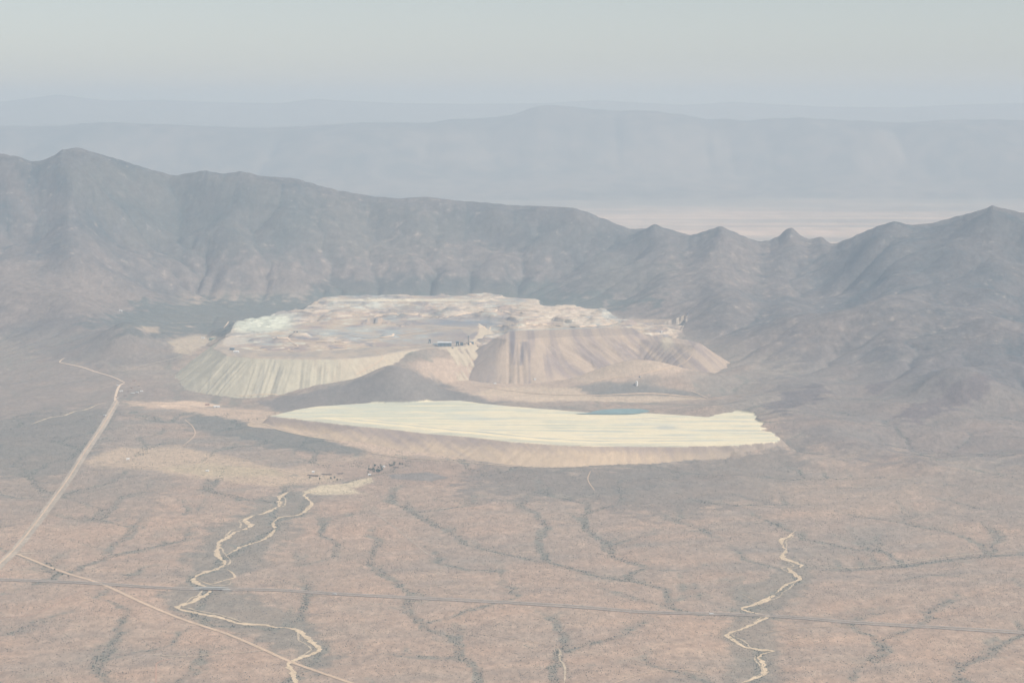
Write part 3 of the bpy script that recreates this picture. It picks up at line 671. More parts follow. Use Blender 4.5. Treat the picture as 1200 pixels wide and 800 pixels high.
def put(name, pix, width, m, lab, cat, **kw):
    l = world_line(pix); WL[lab] = l
    return tag(ribbon(name, l, width, m, **kw), lab, cat, kind='structure')
put('dry_wash', WASH_L1, 19, M_sand, 'pale sandy wash winding down the left of the plain', 'dry wash', rough=.6, wmod=1.7, seed=201)
put('dry_wash', WASH_L, 15, M_sand, 'broken upper branch of the left sandy wash below the ranch', 'dry wash', rough=.6, wmod=1.5, seed=211)
def braid(src, k, width, amp, lab, m):
    l = WL[src]; t = np.gradient(l, axis=0); t /= np.linalg.norm(t, axis=1, keepdims=True) + 1e-9; s = np.arange(len(l)) * 14.0
    for j, (a, e) in enumerate(k):
        i0, i1 = int(a * len(l)), int(e * len(l)); q = np.linspace(0, math.pi, i1 - i0)
        o = np.sin(q) * amp[j] * (1 + .5 * vnoise(s[i0:i1] / 120., s[i0:i1] * 0 + j, 400 + j)) + 5 * vnoise(s[i0:i1] / 60., s[i0:i1] * 0 + j, 410 + j)
        ll = l[i0:i1] + np.c_[-t[i0:i1, 1], t[i0:i1, 0]] * o[:, None]
        tag(ribbon('dry_wash', ll, width, m, rough=.7, wmod=1.0, seed=420 + j), lab % ('first', 'second', 'third', 'fourth', 'fifth', 'sixth')[j], 'dry wash', kind='structure')
put('dry_wash', WASH_L2, 9, M_sand, 'thin sandy loop beside the left wash just above the highway', 'dry wash', rough=.3, wmod=.6, seed=221)
put('dry_wash', [(236,682),(252,686),(268,685),(270,680)], 9, M_sand2, 'short sand patch of the left wash touching the highway', 'dry wash', rough=.3, wmod=.6, seed=225)
put('dry_wash', WASH_R, 16, M_sand, 'pale sandy wash zigzagging down the right of the plain', 'dry wash', rough=.7, wmod=1.9, seed=231)
put('dry_wash', WASH_R2, 6, M_sand, 'thin sandy side loop beside the right wash above the highway', 'dry wash', rough=.3, seed=235)
put('dry_wash', WASH_E, 6, M_sand2, 'faint thin wash running in from the right edge', 'dry wash', rough=.4, wmod=1.0, seed=241)
put('dry_wash', WASH_S, 8, M_sand2, 'small sandy wash at the middle of the bottom edge', 'dry wash', rough=.4, wmod=1.0, seed=251)
put('dry_wash', [(1188,773),(1192,778),(1210,781)], 9, M_sand2, 'short pale wash bend at the lower right edge', 'dry wash', rough=.3, seed=255)
put('dry_wash', [(948,795),(955,788),(958,782)], 4, M_sand2, 'tiny pale wash piece right of the zigzag wash bottom', 'dry wash', rough=.3, seed=257)
put('dry_wash', [(35,498),(50,492),(60,489),(75,487),(88,482),(100,480),(115,474),(130,470)], 12, M_sand2, 'thin pale wash left of the wide gravel strip', 'dry wash', rough=.35, wmod=.9, seed=259)
braid('pale sandy wash winding down the left of the plain', [(.02,.12),(.16,.30),(.33,.45),(.52,.62),(.60,.74),(.78,.92)], 7, [30,-42,34,-30,34,-34], '%s thin side braid down the left sandy wash', M_sand2)
braid('pale sandy wash zigzagging down the right of the plain', [(.02,.16),(.2,.34),(.36,.52),(.55,.66),(.70,.82),(.84,.97)], 6.5, [24,-28,34,-22,26,-20], '%s thin side braid down the right zigzag wash', M_sand2)
HWY = [(-40,677),(0,679),(60,681),(120,684),(180,688),(235,690),(320,691),(400,696),(500,701),(600,706),(680,711),(760,717),(870,720),(940,724),(1000,729),(1100,735),(1200,741),(1260,744)]
l = world_line(HWY); WL['hwy'] = l
tag(ribbon('highway', l, 44, M_edge, lift=.9, rough=.3, seed=261), 'scrubby verge strip along the desert highway', 'road verge', kind='structure')
tag(ribbon('highway', l, 12, M_asph, lift=2.0, off=-14), 'near carriageway of the grey desert highway', 'road', kind='structure')
tag(ribbon('highway', l, 12, M_asph, lift=2.0, off=14), 'far carriageway of the grey desert highway', 'road', kind='structure')
tag(ribbon('highway', l, 5, M_grav, lift=1.6, off=0, rough=.3), 'bare median between the two highway carriageways', 'median', kind='structure')
put('dirt_road', [(20,649),(38,656),(60,665),(83,673),(110,681),(133,690),(167,706),(213,725),(267,743),(307,760),(343,776),(400,796),(430,806)], 17, M_track, 'tan dirt road running diagonally across the lower left', 'dirt road', lift=1.3, rough=.06, seed=271)
put('dirt_road', [(4,652),(22,649),(40,648),(60,650)], 13, M_sand2, 'pale curved track at the foot of the gravel strip', 'dirt road', rough=.3, seed=272)
put('dirt_road', [(180,767),(215,769),(245,767),(275,765),(310,762)], 6, M_sand2, 'thin pale side track joining the diagonal dirt road', 'dirt road', seed=273)
put('dirt_road', [(183,805),(183,785),(185,776),(200,772)], 6, M_red, 'short reddish track at the bottom edge left of the wash', 'dirt road', seed=274)
put('dirt_road', [(0,724),(40,719),(80,700),(100,692),(125,690)], 4, M_red, 'faint reddish track below the highway at lower left', 'dirt road', seed=275)
put('dirt_road', [(435,598),(455,612),(480,632),(500,648),(512,655)], 6, M_grav, 'faint straight track crossing the middle plain', 'dirt road', seed=276)
put('dirt_road', [(0,568),(30,569),(62,570)], 6, M_grav, 'faint track meeting the gravel strip from the left', 'dirt road', seed=277)
put('dirt_road', [(560,742),(600,748),(640,755)], 3.5, M_track, 'thin track left of the small bottom wash', 'dirt road', seed=278)
put('dirt_road', [(720,800),(750,790),(790,784),(830,788)], 5, M_track, 'faint track at the bottom edge right of centre', 'dirt road', seed=279)
put('dirt_road', [(915,742),(935,747),(960,749)], 10, M_track, 'bare tan patch below the highway right of the wash', 'dirt road', rough=.3, seed=280)
put('dirt_road', [(895,741),(940,735),(1000,733)], 5, M_track, 'thin track between the right wash and the highway', 'dirt road', seed=281)
put('gravel_strip', [(-30,690),(0,662),(20,642),(40,617),(60,590),(80,562),(100,530),(120,500),(137,470)], 42, M_grav, 'wide pale graded strip running up the left side', 'gravel strip', lift=1.2, rough=.03, seed=282)
put('gravel_strip', [(-30,684),(1,659),(21,639),(41,614),(61,587),(81,559),(101,527),(121,498),(138,469)], 9, M_track, 'tan track along the middle of the wide graded strip', 'dirt road', lift=2.2, seed=283)
put('dirt_road', [(135,470),(136,462),(140,452),(146,449)], 16, M_mroad, 'pale road through the small settlement at the junction', 'dirt road', lift=1.4, rough=.1, seed=284)
put('dirt_road', [(146,448),(130,441),(113,436),(95,430),(76,426),(70,424),(76,419)], 11, M_mroad, 'pale road climbing left from the junction settlement', 'dirt road', lift=1.6, rough=.1, seed=285)
put('dirt_road', [(142,468),(160,471),(185,473),(215,474),(250,480),(300,484),(330,488)], 11, M_mroad, 'pale mine road from the junction to the tailings', 'dirt road', lift=1.6, rough=.2, seed=286)
put('dirt_road', [(105,460),(120,455),(133,452)], 7, M_grav, 'faint track left of the junction settlement', 'dirt road', seed=287)
put('dirt_road', [(288,497),(310,497),(325,503),(345,508),(375,513),(400,517)], 9, M_sand, 'pale road below the left tip of the tailings', 'dirt road', lift=1.5, rough=.15, seed=288)
put('dirt_road', [(215,522),(228,510),(226,500),(217,492)], 6, M_track, 'small winding track south of the mine road', 'dirt road', seed=289)
put('dirt_road', [(142,436),(170,428),(200,421),(215,416)], 8, M_grav, 'faint road from the settlement up to the mine', 'dirt road', lift=1.8, seed=290)
put('dirt_road', [(110,541),(150,545),(200,548),(260,545),(320,549),(345,555)], 6, M_mroad, 'thin pale track through the cleared tan field', 'dirt road', lift=1.5, seed=291)
put('dirt_road', [(435,531),(470,536),(510,539),(560,543),(600,546.5),(650,548),(690,547)], 8, M_sand, 'bright thin road along the foot of the tailings dam', 'dirt road', lift=2.4, seed=292)
put('dirt_road', [(692,552),(689,562),(697,575)], 5, M_track, 'small track curling south of the dam foot', 'dirt road', seed=293)
put('dirt_road', [(560,452),(600,458),(640,462),(700,463),(760,461),(800,464),(824,467)], 14, M_track, 'tan haul road between right dump and tailings', 'mine road', lift=1.8, rough=.15, seed=294)
put('dirt_road', [(676,454),(700,446),(722,442),(740,441)], 9, M_track, 'pale mine road branching below the right dump', 'mine road', lift=1.8, rough=.25, seed=295)
put('dirt_road', [(676,454),(684,459)], 7, M_track, 'short pale spur of the branching mine road', 'mine road', lift=1.8, rough=.25, seed=296)
put('dirt_road', [(740,441),(770,434),(795,428),(808,420),(814,410)], 9, M_track, 'pale road curving round the right end of the dump', 'mine road', lift=1.8, rough=.25, seed=297)
put('dirt_road', [(348,389),(337,395),(342,401),(349,406),(338,410),(345,413)], 12, M_mroad, 'pale zigzag haul road on the left mine terraces', 'mine road', lift=3.2, seed=298)
put('dirt_road', [(200,379),(235,378),(268,377),(290,376)], 7, M_grav, 'thin pale road across the dark valley behind the left dump', 'dirt road', lift=2.0, seed=299)
put('dirt_road', [(262,385),(266,380),(268,377)], 10, M_mroad, 'short pale track dropping from the valley road', 'dirt road', lift=2.2, seed=300)
put('dirt_road', [(420,412),(460,409),(500,405),(540,404),(560,401)], 12, M_mroad, 'pale haul road in front of the mine plant', 'mine road', lift=3.2, rough=.2, seed=301)
put('dirt_road', [(400,392),(440,396),(480,391),(520,386),(560,384)], 13, M_mroad, 'pale haul road behind the plant across the mine', 'mine road', lift=3.2, rough=.2, seed=303)
put('dirt_road', [(560,384),(620,380),(680,383),(730,379)], 12, M_mroad, 'pale haul road behind the right dump', 'mine road', lift=3.2, rough=.2, seed=304)
put('dirt_road', [(430,372),(470,368),(520,372),(560,366),(620,366)], 12, M_mroad, 'pale haul road high on the back benches', 'mine road', lift=3.2, rough=.2, seed=305)
put('dirt_road', [(270,395),(320,396),(370,400),(420,402)], 12, M_mroad, 'pale road along the top of the left dump', 'mine road', lift=3.2, rough=.2, seed=306)
put('dirt_road', [(350,462),(335,463),(310,462),(285,464),(270,462)], 7, M_sand, 'pale track at the toe of the left dump', 'mine road', lift=2, rough=.3, seed=307)
put('dirt_road', [(440,411),(448,420),(430,432),(415,440)], 5, M_track, 'faint tan track down the side of the dark hill', 'dirt road', lift=2, seed=308)
put('dirt_road', [(810,458),(830,467),(818,457)][:2], 6, M_mroad, 'short pale road end right of the haul road', 'mine road', lift=3.2, seed=302)
print('terrain meshes', round(time.time() - T0, 1))
# ------------------------------------------------------------------ shrubs: nobody could count them
OCT = np.array([(1,0,.25),(.2,.95,.35),(-.9,.4,.2),(-.75,-.65,.3),(.35,-.9,.25),(.1,.1,.95)]); OCTF = np.array([(0,1,5),(1,2,5),(2,3,5),(3,4,5),(4,0,5)])
def shrubs(name, N, y0, y1, mats, label, dens):
    yy = np.sqrt(rng.uniform(y0 ** 2, y1 ** 2, N)); xx = rng.uniform(-.262, .262, N) * yy
    fl = bilin(np.log(FLOWB + 1), GX0, GY0, DX, xx, yy); vd = bilin(VD, GX0, GY0, DX, xx, yy)
    nn = fbm(xx, yy, 260, 3, 310); n2_ = fbm(xx, yy, 60, 2, 311)
    p, r = dens(xx, yy, fl, vd, nn, n2_)
    k = rng.uniform(0, 1, N) < p; xx, yy, r = xx[k], yy[k], r[k]
    z, c, m_ = height(xx, yy, True); k = c < 2
    # not on the roads
    for key, w in (('hwy', 22), ('tan dirt road running diagonally across the lower left', 10), ('wide pale graded strip running up the left side', 24), ('pale sandy wash winding down the left of the plain', 1.5), ('pale sandy wash zigzagging down the right of the plain', 1.5)):
        L = WL[key][::3]; g = np.zeros((0,))
        dmin = np.full(len(xx), 1e9); near_ = (xx > L[:, 0].min() - 60) & (xx < L[:, 0].max() + 60) & (yy > L[:, 1].min() - 60) & (yy < L[:, 1].max() + 60)
        if near_.any(): dmin[near_] = seg_dist(xx[near_], yy[near_], [tuple(q) for q in L])
        k &= dmin > w
    xx, yy, z, r = xx[k], yy[k], z[k], r[k]; n_ = len(xx)
    th = rng.uniform(0, 6.28, n_); cs, sn = np.cos(th), np.sin(th); hr = rng.uniform(.6, 1.1, n_)
    P6 = OCT[None] * (1 + rng.uniform(-.25, .25, (n_, 6, 1)))
    X6 = (P6[..., 0] * cs[:, None] - P6[..., 1] * sn[:, None]) * r[:, None] + xx[:, None]; Y6 = (P6[..., 0] * sn[:, None] + P6[..., 1] * cs[:, None]) * r[:, None] + yy[:, None]
    Z6 = P6[..., 2] * (r * hr)[:, None] * 1.1 + z[:, None] - .15
    Z6[:, :5] -= .3 * r[:, None]
    Vv = np.stack([X6, Y6, Z6], -1).reshape(-1, 3); Ff = (OCTF[None] + (np.arange(n_) * 6)[:, None, None]).reshape(-1, 3)
    ca = np.repeat(np.array([(.10, .102, .082)]) * rng.uniform(.7, 1.35, (n_, 1)), 6, 0)
    return tag(new_mesh(name, Vv, Ff, mats, attr=ca), label, 'shrubs', kind='stuff')
M_shrub = mat('shrub_leaves', attr=True, noise=[.3], amt=.15)
def dens_plain(x, y, fl, vd, n, n2_):
    d = .30 + .40 * n + .35 * n2_; d = d + sstep(2.5, 5, fl) * .2; v = np.exp(-(vd / (26 + 22 * n)) ** 2) * sstep(-.5, .3, n2_ + n); d = d + v * .06
    return np.clip(d, .03, 1), (1.2 + 1.5 * rng.uniform(0, 1, len(x)) ** 2) * (1 + .15 * v + .5 * sstep(2.5, 5, fl))
shrubs('shrubs', NSHRUB, 6050, 13200, M_shrub, 'dark desert scrub dotted over the plain and along the washes', dens_plain)
# ------------------------------------------------------------------ small built things
class MB:
    def __init__(s): s.v = []; s.f = []
    def box(s, x0, x1, y0, y1, z0, z1):
        b = len(s.v); s.v += [(x0,y0,z0),(x1,y0,z0),(x1,y1,z0),(x0,y1,z0),(x0,y0,z1),(x1,y0,z1),(x1,y1,z1),(x0,y1,z1)]
        s.f += [tuple(b + i for i in q) for q in ((3,2,1,0),(4,5,6,7),(0,1,5,4),(1,2,6,5),(2,3,7,6),(3,0,4,7))]; return s
    def gable(s, x0, x1, y0, y1, z0, h, over=0.6, t=.4):
        x0 -= over; x1 += over; y0 -= over; y1 += over; ym = (y0 + y1) / 2; b = len(s.v)
        for x in (x0, x1): s.v += [(x,y0,z0),(x,y1,z0),(x,ym,z0 + h),(x,y0,z0 + t),(x,y1,z0 + t),(x,ym,z0 + h + t)]
        s.f += [tuple(b + i for i in q) for q in ((0,2,5,3),(2,1,4,5),(6,9,11,8),(8,11,10,7),(3,5,11,9),(5,4,10,11),(0,6,8,2),(2,8,7,1),(0,3,9,6),(1,7,10,4))]; return s
    def cyl(s, cx, cy, r0, r1, z0, z1, n=16, cap=True):
        b = len(s.v)
        for z, r in ((z0, r0), (z1, r1)):
            s.v += [(cx + r * math.cos(6.28318 * i / n), cy + r * math.sin(6.28318 * i / n), z) for i in range(n)]
        s.f += [(b + i, b + (i + 1) % n, b + n + (i + 1) % n, b + n + i) for i in range(n)]
        if cap: s.f.append(tuple(b + n + i for i in range(n)))
        return s
    def bar(s, a, c, w):
        a = np.array(a, float); c = np.array(c, float); d = c - a; L = np.linalg.norm(d); d /= L
        u = np.cross(d, (0, 0, 1.0)); u = np.cross(d, (1.0, 0, 0)) if np.linalg.norm(u) < .1 else u; u /= np.linalg.norm(u); v = np.cross(d, u); b = len(s.v)
        for p in (a, c):
            for i, j in ((-1,-1),(1,-1),(1,1),(-1,1)): s.v.append(tuple(p + u * w * i + v * w * j))
        s.f += [tuple(b + i for i in q) for q in ((3,2,1,0),(4,5,6,7),(0,1,5,4),(1,2,6,5),(2,3,7,6),(3,0,4,7))]; return s
    def build(s, name, m, parent=None, loc=None):
        me = bpy.data.meshes.new(name); me.from_pydata([tuple(map(float, v)) for v in s.v], [], s.f); me.update(); me.materials.append(m)
        o = bpy.data.objects.new(name, me); COL.objects.link(o)
        if parent: o.parent = parent
        if loc is not None: o.location = loc
        return o
def empty(name, px, py, rot=0, label=None, cat=None, group=None, sink=.3, dy=0):
    q = MAR(px, py); x, y = q; y += dy; z = float(HF(x, y)[0])
    o = bpy.data.objects.new(name, None); COL.objects.link(o); o.location = (x, y, z - sink); o.rotation_euler = (0, 0, math.radians(rot)); tag(o, label, cat, group); return o
MW = lambda n, c, **k: mat(n, c, noise=[.15], amt=.06, **k)
M_white = MW('white_metal', (.80, .80, .78)); M_roofw = MW('pale_roof', (.60, .62, .62)); M_blue = MW('blue_grey_metal', (.15, .20, .245)); M_dark = MW('dark_steel', (.10, .11, .12))
M_brown = MW('brown_roof', (.16, .12, .10)); M_tan = MW('tan_wall', (.42, .34, .27)); M_glass = MW('dark_glass', (.06, .08, .09), rough=.3); M_green = MW('green_metal', (.18, .27, .24)); M_rust = MW('rusty_roof', (.30, .18, .13)); M_conc = MW('concrete', (.42, .41, .38)); M_black = MW('tyre_rubber', (.03, .03, .03))
def skirt(x, y, z0=-6): pass
def shed(name, px, py, L, W, H, rh, rot, wall, roof, label, cat='building', group=None, doors=1, windows=0):
    r = empty(name, px, py, rot, label, cat, group)
    MB().box(-L/2, L/2, -W/2, W/2, -4, H).build('wall', wall, r)
    MB().gable(-L/2, L/2, -W/2, W/2, H + .02, rh, over=max(.5, W * .05)).build('roof', roof, r)
    for i in range(doors):
        x = (i + .5) / doors * L * .8 - L * .4; d = MB().box(x - L * .035 - 1, x + L * .035 + 1, -W/2 - .15, -W/2 + .1, 0, H * .62).build('door', M_dark if wall != M_dark else M_white, r)
    for i in range(windows):
        x = -L * .42 + (i + .5) * L * .84 / windows; MB().box(x - L * .3 / windows, x + L * .3 / windows, -W/2 - .12, -W/2 + .1, H * .68, H * .86).build('window', M_glass, r)
    return r
# the mill and its neighbours in the middle of the mine
shed('mill_building', 521, 405.5, 92, 34, 24, 6, 2, M_blue, M_roofw, 'long blue grey mill with a pale roof on the mine floor', 'mill building', doors=3, windows=9)
shed('crusher_building', 536, 405, 20, 20, 27, 4, 0, M_dark, M_blue, 'dark block right beside the long mill building', 'crusher', doors=1, windows=2)
shed('workshop_building', 541, 404.6, 20, 18, 17, 4, 5, M_blue, M_dark, 'small dark roofed workshop just right of the dark crusher block', 'workshop')
shed('ore_shed', 503.5, 402, 14, 12, 24, 3, 0, M_dark, M_dark, 'narrow dark tower shed at the left end of the plant', 'ore shed')
shed('office_building', 553, 402.5, 24, 16, 10, 3, -6, M_blue, M_blue, 'low blue grey building right of the tall steel tower', 'building', windows=4)
shed('warehouse', 510, 404.6, 30, 16, 9, 3, 0, M_conc, M_blue, 'low concrete warehouse between dark tower shed and long mill', 'warehouse')
tw = empty('headframe_tower', 549, 404, 0, 'tall thin dark steel tower rising above the mine plant', 'tower')
legs = [(-5,-5),(5,-5),(5,5),(-5,5)]
for lx, ly in legs: MB().bar((lx, ly, -3), (lx * .45, ly * .45, 56), .9).build('leg', M_dark, tw)
b = MB()
for k in range(7):
    z0, z1 = k * 8.0, (k + 1) * 8.0; s0, s1 = 1 - .55 * z0 / 56, 1 - .55 * z1 / 56
    for i in range(4):
        a, c = legs[i], legs[(i + 1) % 4]; b.bar((a[0] * s0, a[1] * s0, z0), (c[0] * s1, c[1] * s1, z1), .35); b.bar((a[0] * s1, a[1] * s1, z1), (c[0] * s1, c[1] * s1, z1), .35)
b.build('brace', M_dark, tw); MB().box(-4, 4, -4, 4, 54, 61).build('cabin', M_blue, tw); MB().box(-6, 6, -6, 6, 0, 14).build('base_house', M_dark, tw)
def tank(px, py, r, h, m, label, cat='tank', name='storage_tank', group=None):
    t_ = empty(name, px, py, 0, label, cat, group); MB().cyl(0, 0, r, r, -3, h, 20).build('tank_shell', m, t_); MB().cyl(0, 0, r * 1.03, .3, h + .02, h + r * .25, 20).build('tank_roof', m, t_)
    l_ = MB(); l_.bar((-.5, -r - .5, 0), (-.5, -r - .5, h + .5), .12).bar((.5, -r - .5, 0), (.5, -r - .5, h + .5), .12)
    for z in np.arange(1, h, 1.5): l_.bar((-.5, -r - .5, z), (.5, -r - .5, z), .1)
    l_.build('ladder', M_dark, t_); return t_
tank(746, 451.5, 7.5, 26, M_white, 'tall white silo standing alone below the right dump', 'silo', 'silo')
tank(775, 389.5, 6, 12, M_white, 'small white tank on the dark spur behind the right dump', 'tank')
tank(530.5, 407.5, 8, 5, M_conc, 'low round concrete thickener in front of the mill', 'thickener')
tank(560, 405.5, 6, 7, M_tan, 'tan tank right of the blue grey plant office', 'tank')
tank(750, 441.6, 6, 6, M_conc, 'low grey tank on the road below the right dump', 'tank')
cv = empty('conveyor', 545, 405.3, 0, 'inclined conveyor between dark crusher and steel tower', 'conveyor')
MB().bar((-26, 0, 3), (16, 0, 22), 1.6).build('conveyor_gallery', M_dark, cv)
for x in (-14, 0, 12): MB().bar((x, -1.5, -2), (x, 0, 3 + (x + 26) * .452), .4).build('trestle', M_dark, cv)
shed('shed', 249, 397.5, 46, 20, 9, 3, 4, M_green, M_green, 'green metal shed at the back left lip of the mine', 'shed', doors=2)
shed('shed', 238, 396.5, 26, 16, 7, 2.5, 0, M_white, M_roofw, 'small pale shed left of the green metal shed', 'shed')
shed('shed', 277, 413, 34, 16, 9, 3, -4, M_white, M_white, 'white shed on the flat top of the left dump', 'shed', doors=2)
shed('shed', 272, 410, 30, 20, 12, 3, 0, M_blue, M_blue, 'blue grey shed just behind the white shed on the left dump', 'shed')
shed('shed', 346.5, 389.3, 28, 12, 6, 2, 0, M_dark, M_dark, 'small dark shed at the top of the zigzag haul road', 'shed')
shed('shed', 254, 477, 36, 14, 7, 2.5, -3, M_white, M_white, 'white shed beside the pale mine road left of the tailings', 'shed')
shed('shed', 243, 474.5, 26, 12, 6, 2.5, 6, M_rust, M_rust, 'rusty red shed behind the white shed on the mine road', 'shed')
shed('shed', 197, 366, 22, 12, 6, 2, 0, M_white, M_white, 'lone white shed high in the dark valley behind the mine', 'shed') if False else None
shed('farm_building', 141.5, 364.5, 24, 14, 7, 2, 0, M_white, M_white, 'lone white building above the dark valley at left', 'building')
shed('farm_building', 150, 538.5, 17, 12, 7, 2.5, 10, M_white, M_white, 'small bright white building in the tan field by the strip', 'building')
shed('farm_building', 243, 552, 17, 10, 4.5, 2, -6, M_white, M_white, 'bright white building at the middle of the tan field', 'building')
shed('farm_building', 367, 553.6, 12, 10, 7, 2.5, 0, M_white, M_white, 'tiny white building behind the dark barns', 'building')
shed('barn', 367, 557.5, 60, 12, 4, 2.5, -16, M_tan, M_brown, 'long dark roofed barn, left one of the ranch barns', 'barn', 'ranch barns', doors=3)
shed('barn', 383, 556.2, 52, 12, 4, 2.5, -8, M_tan, M_brown, 'long dark roofed barn, middle one of the ranch barns', 'barn', 'ranch barns', doors=3)
shed('barn', 399, 555.2, 30, 11, 4, 2.5, 5, M_tan, M_brown, 'short dark roofed barn, right one of the ranch barns', 'barn', 'ranch barns', doors=2)
shed('farm_house', 449, 547.2, 18, 12, 5, 3, 12, M_white, M_roofw, 'white ranch house among the dark green trees', 'house', windows=3)
shed('farm_house', 464, 547.8, 30, 12, 4.5, 2.5, -4, M_tan, M_brown, 'long brown roofed ranch building right of the green trees', 'house', windows=3)
shed('farm_house', 433, 556.5, 14, 10, 4.5, 2.5, 0, M_white, M_white, 'white building at the upper end of the sandy wash', 'house')
shed('shed', 627, 444.5, 16, 10, 5, 2, 0, M_white, M_white, 'small white shed at the foot of the right dump', 'shed')
shed('shed', 580, 449.6, 16, 10, 5, 2, 20, M_white, M_roofw, 'pale shed left of the right dump foot', 'shed')
# settlement at the junction
hs = [(137,466,M_white,M_rust,'red roofed white house lowest at the junction, left of the pale road'),(142,458.5,M_white,M_white,'bright white house on the pale road in the settlement'),(138.5,452,M_white,M_roofw,'pale roofed house at the top left of the settlement'),(150,459,M_tan,M_brown,'brown roofed house just right of the settlement road'),(156,461.2,M_tan,M_roofw,'pale roofed tan house in the row right of the settlement road'),(161,460,M_white,M_roofw,'pale roofed white house third along the settlement row'),(166,458.6,M_white,M_white,'white house at the right end of the settlement row'),(154,455,M_tan,M_rust,'rust roofed house behind the settlement row'),(147,464.2,M_tan,M_brown,'brown roofed house low on the right of the settlement road'),(163,452.5,M_tan,M_tan,'tan house standing alone up the slope of the settlement'),(123,487,M_white,M_roofw,'small pale house just left of the graded strip'),(157,446.4,M_tan,M_rust,'uppermost rust roofed house of the settlement')]
for i, (px, py, w, r, lab) in enumerate(hs): shed('house', px, py, 13 + (i * 5) % 7, 9, 4.2, 2.6, (i * 37) % 60 - 30, w, r, lab, 'house', 'houses of the junction settlement', windows=2)
# highway bridge over the left wash
def hwy_at(px):
    q = min(WL['hwy'], key=lambda p: abs(project(p[0], p[1], 15)[0] - px)); i = [k for k in range(len(WL['hwy'])) if (WL['hwy'][k] == q).all()][0]
    a, c = WL['hwy'][max(0, i - 3)], WL['hwy'][min(len(WL['hwy']) - 1, i + 3)]; return q, math.atan2(c[1] - a[1], c[0] - a[0])
(bx, by), ang = hwy_at(248); bz = float(HF(bx, by)[0])
br = bpy.data.objects.new('highway_bridge', None); COL.objects.link(br); br.location = (bx, by, bz); br.rotation_euler = (0, 0, ang); tag(br, 'low grey highway bridge over the left sandy wash', 'bridge')
MB().box(-48, 48, -21, -7, 4.2, 5.4).box(-48, 48, 7, 21, 4.2, 5.4).build('deck', M_conc, br)
MB().box(-48, 48, -21.6, -21.02, 5.0, 6.3).box(-48, 48, 21.02, 21.6, 5.0, 6.3).build('railing', M_conc, br)
for x in (-30, -10, 10, 30):
    for y0, y1 in ((-20, -8), (8, 20)): MB().box(x - .7, x + .7, y0, y1, -2, 4.18).build('pier', M_conc, br)
for x in (-1, 1): 
    b_ = MB(); 
    for ya, yb in ((-21, -7), (7, 21)):
        n0 = len(b_.v); b_.v += [(x*48.02, ya, -1), (x*48.02, yb, -1), (x*48.02, yb, 5.3), (x*48.02, ya, 5.3), (x*105, ya, -1), (x*105, yb, -1), (x*105, yb, 1.2), (x*105, ya, 1.2)]
        b_.f += [tuple(n0 + i for i in q) for q in ((0,1,2,3),(4,7,6,5),(3,2,6,7),(0,3,7,4),(1,5,6,2),(0,4,5,1))]
    b_.build('approach_ramp', M_conc, br)
# lorries on the highway
def lorry(px, side, m, label):
    (x, y), a = hwy_at(px); x += -math.sin(a) * side; y += math.cos(a) * side; z = float(HF(x, y)[0]) + 2.05
    r = bpy.data.objects.new('lorry', None); COL.objects.link(r); r.location = (x, y, z); r.rotation_euler = (0, 0, a); tag(r, label, 'lorry', 'lorries on the highway')
    MB().box(-8, 6, -1.3, 1.3, 1.2, 4.1).build('trailer', m, r); MB().box(6.6, 9.2, -1.25, 1.25, .7, 3.5).box(9.2, 10.2, -1.1, 1.1, .7, 2.1).build('cab', m, r)
    for wx in (-7, -5.6, 7, 9.4):
        for wy in (-1.15, 1.15):
            n = 12; c = MB()
            c.v = [(wx + .52 * math.cos(6.283 * i / n), wy + s * .15, .52 + .52 * math.sin(6.283 * i / n)) for s in (-1, 1) for i in range(n)]
            c.f = [(i, (i + 1) % n, n + (i + 1) % n, n + i) for i in range(n)] + [tuple(range(n))[::-1], tuple(range(n, 2 * n))]; c.build('wheel', M_black, r)
    return r
lorry(834, -14, M_white, 'white lorry on the highway just left of the zigzag wash'); lorry(394, -14, M_white, 'white lorry on the highway right of the left wash bridge')
# trees of the ranch
def make_tree(h, seed):
    rs = np.random.default_rng(seed); r = bpy.data.objects.new('tree', None); COL.objects.link(r)
    t_ = MB().cyl(0, 0, .35, .2, -.5, h * .5, 8)
    for k in range(4): a = k * 1.6 + seed; t_.bar((0, 0, h * .35), (math.cos(a) * h * .22, math.sin(a) * h * .22, h * .62), .1)
    t_.build('trunk', M_brown, r)
    n = 260; c = rs.normal(0, 1, (n, 3)); c /= np.linalg.norm(c, axis=1)[:, None]; c *= (rs.uniform(.35, 1, n) ** .5)[:, None]
    lob = 1 + .3 * np.sin(c[:, 0] * 4 + seed) * np.cos(c[:, 1] * 5); cen = c * np.array([h * .42, h * .42, h * .34]) * lob[:, None] + np.array([0, 0, h * .68])
    q = rs.normal(0, h * .06, (n, 3, 3)); Vv = (cen[:, None] + q).reshape(-1, 3); o = new_mesh('crown', Vv, np.arange(3 * n).reshape(-1, 3), M_leaf, parent=r)
    return r
M_leaf = mat('tree_leaves', (.065, .10, .065), noise=[.4], amt=.3)
protos = [make_tree(h, s) for h, s in ((11, 1), (8, 2), (13, 3))]; used = [False] * 3
def place_tree(px, py, k, label, sc=1.0):
    src = protos[k]
    if used[k]:
        o = src.copy(); COL.objects.link(o)
        for ch in list(src.children): c = ch.copy(); COL.objects.link(c); c.parent = o
    else: o = src; used[k] = True
    x, y = MAR(px, py); o.location = (x, y, float(HF(x, y)[0])); o.rotation_euler = (0, 0, px); o.scale = (sc,) * 3
    tag(o, label, 'tree', 'green trees round the ranch'); return o
tr = []
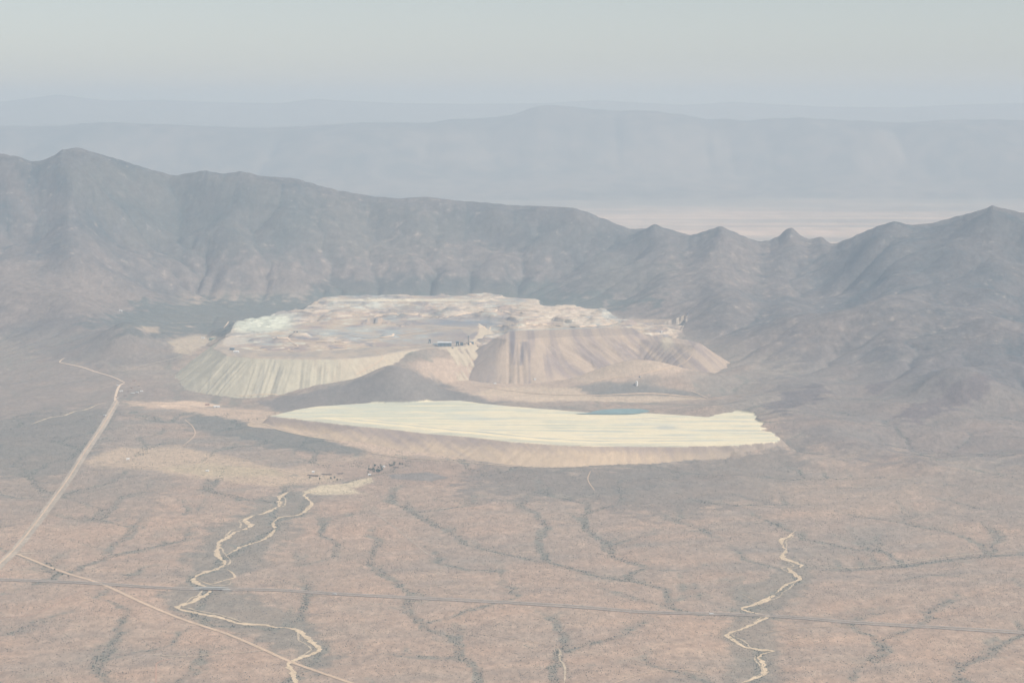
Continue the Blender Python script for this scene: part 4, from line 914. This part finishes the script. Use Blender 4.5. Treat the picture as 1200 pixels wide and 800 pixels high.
for i in range(46):
    u = random.random()
    if i < 26: px, py = random.gauss(441, 4.5), random.gauss(550, 2.8)
    elif i < 38: px, py = random.uniform(446, 476), random.gauss(545.3, .9)
    else: px, py = random.uniform(352, 400), random.gauss(562.5, 1.5)
    tr.append((px, py, random.randrange(3), random.uniform(.8, 1.25)))
for i, (px, py, k, sc) in enumerate(tr):
    lab = 'dark green tree in the dense clump beside the ranch house' if i < 26 else ('dark green tree in the thin row behind the ranch buildings' if i < 38 else 'dark green tree between the barns and the sandy wash')
    o = place_tree(px, py, k, lab, sc); o['group'] = ('trees in the dense ranch clump', 'trees in the thin row', 'trees by the barns')[0 if i < 26 else 1 if i < 38 else 2]
for px, py in ((60,664),(64,668),(55,661),(68,672),(73,674),(80,676)):
    o = place_tree(px, py, 1, 'dark green tree by the track bend at lower left', 1.1); o['group'] = 'trees by the lower left track bend'
# ------------------------------------------------------------------ light, air, camera
SUN_EL = 51.0
sd = np.array([.82, -.45, 0]); sd /= np.linalg.norm(sd); el = math.radians(SUN_EL)
sv = np.array([sd[0] * math.cos(el), sd[1] * math.cos(el), math.sin(el)])
from mathutils import Vector
L_ = bpy.data.lights.new('sun', 'SUN'); L_.energy = SUN_E; L_.angle = math.radians(.5); L_.color = (1, .955, .88)
lo = bpy.data.objects.new('sun', L_); COL.objects.link(lo); lo.rotation_euler = Vector(sv).to_track_quat('Z', 'Y').to_euler()
w = bpy.data.worlds.new('World'); scn.world = w; w.use_nodes = True; nt = w.node_tree; bg = nt.nodes['Background']
sk = nt.nodes.new('ShaderNodeTexSky'); sk.sky_type = 'NISHITA'; sk.sun_disc = False; sk.sun_elevation = el; sk.sun_rotation = math.atan2(sd[0], sd[1])
sk.altitude = 1500; sk.air_density = SKY_AIR; sk.dust_density = SKY_DUST; sk.ozone_density = SKY_OZ
hs_ = nt.nodes.new('ShaderNodeHueSaturation'); hs_.inputs['Saturation'].default_value = .55; nt.links.new(sk.outputs[0], hs_.inputs['Color']); nt.links.new(hs_.outputs[0], bg.inputs[0]); bg.inputs[1].default_value = SKY_S
hz = MB().box(-75000, 75000, -9000, 146000, -120, 2470)
M_hz = bpy.data.materials.new('haze_air'); M_hz.use_nodes = True; n_ = M_hz.node_tree; n_.nodes.remove(n_.nodes['Principled BSDF'])
pv = n_.nodes.new('ShaderNodeVolumePrincipled'); pv.inputs['Density'].default_value = HAZE_D; pv.inputs['Color'].default_value = HAZE_C; pv.inputs['Absorption Color'].default_value = HAZE_A; pv.inputs['Anisotropy'].default_value = HAZE_G
n_.links.new(pv.outputs[0], n_.nodes['Material Output'].inputs['Volume'])
tag(hz.build('haze', M_hz), 'pale blue grey haze filling the air over the desert', 'haze', kind='stuff')
cam = bpy.data.cameras.new('camera'); co = bpy.data.objects.new('camera', cam); COL.objects.link(co); scn.camera = co
cam.sensor_width = 36; cam.lens = 36 * FPX / 1200.0; cam.clip_start = 10; cam.clip_end = 400000
co.location = (0, 0, HCAM); co.rotation_euler = (math.pi / 2 - TH, 0, 0)
vs = scn.view_settings; vs.view_transform = 'Standard'; vs.look = 'None'; vs.gamma = 1; vs.exposure = EXPO; vs.use_curve_mapping = False
scn.cycles.volume_bounces = 3; scn.cycles.max_bounces = 6
print('built', round(time.time() - T0, 1))
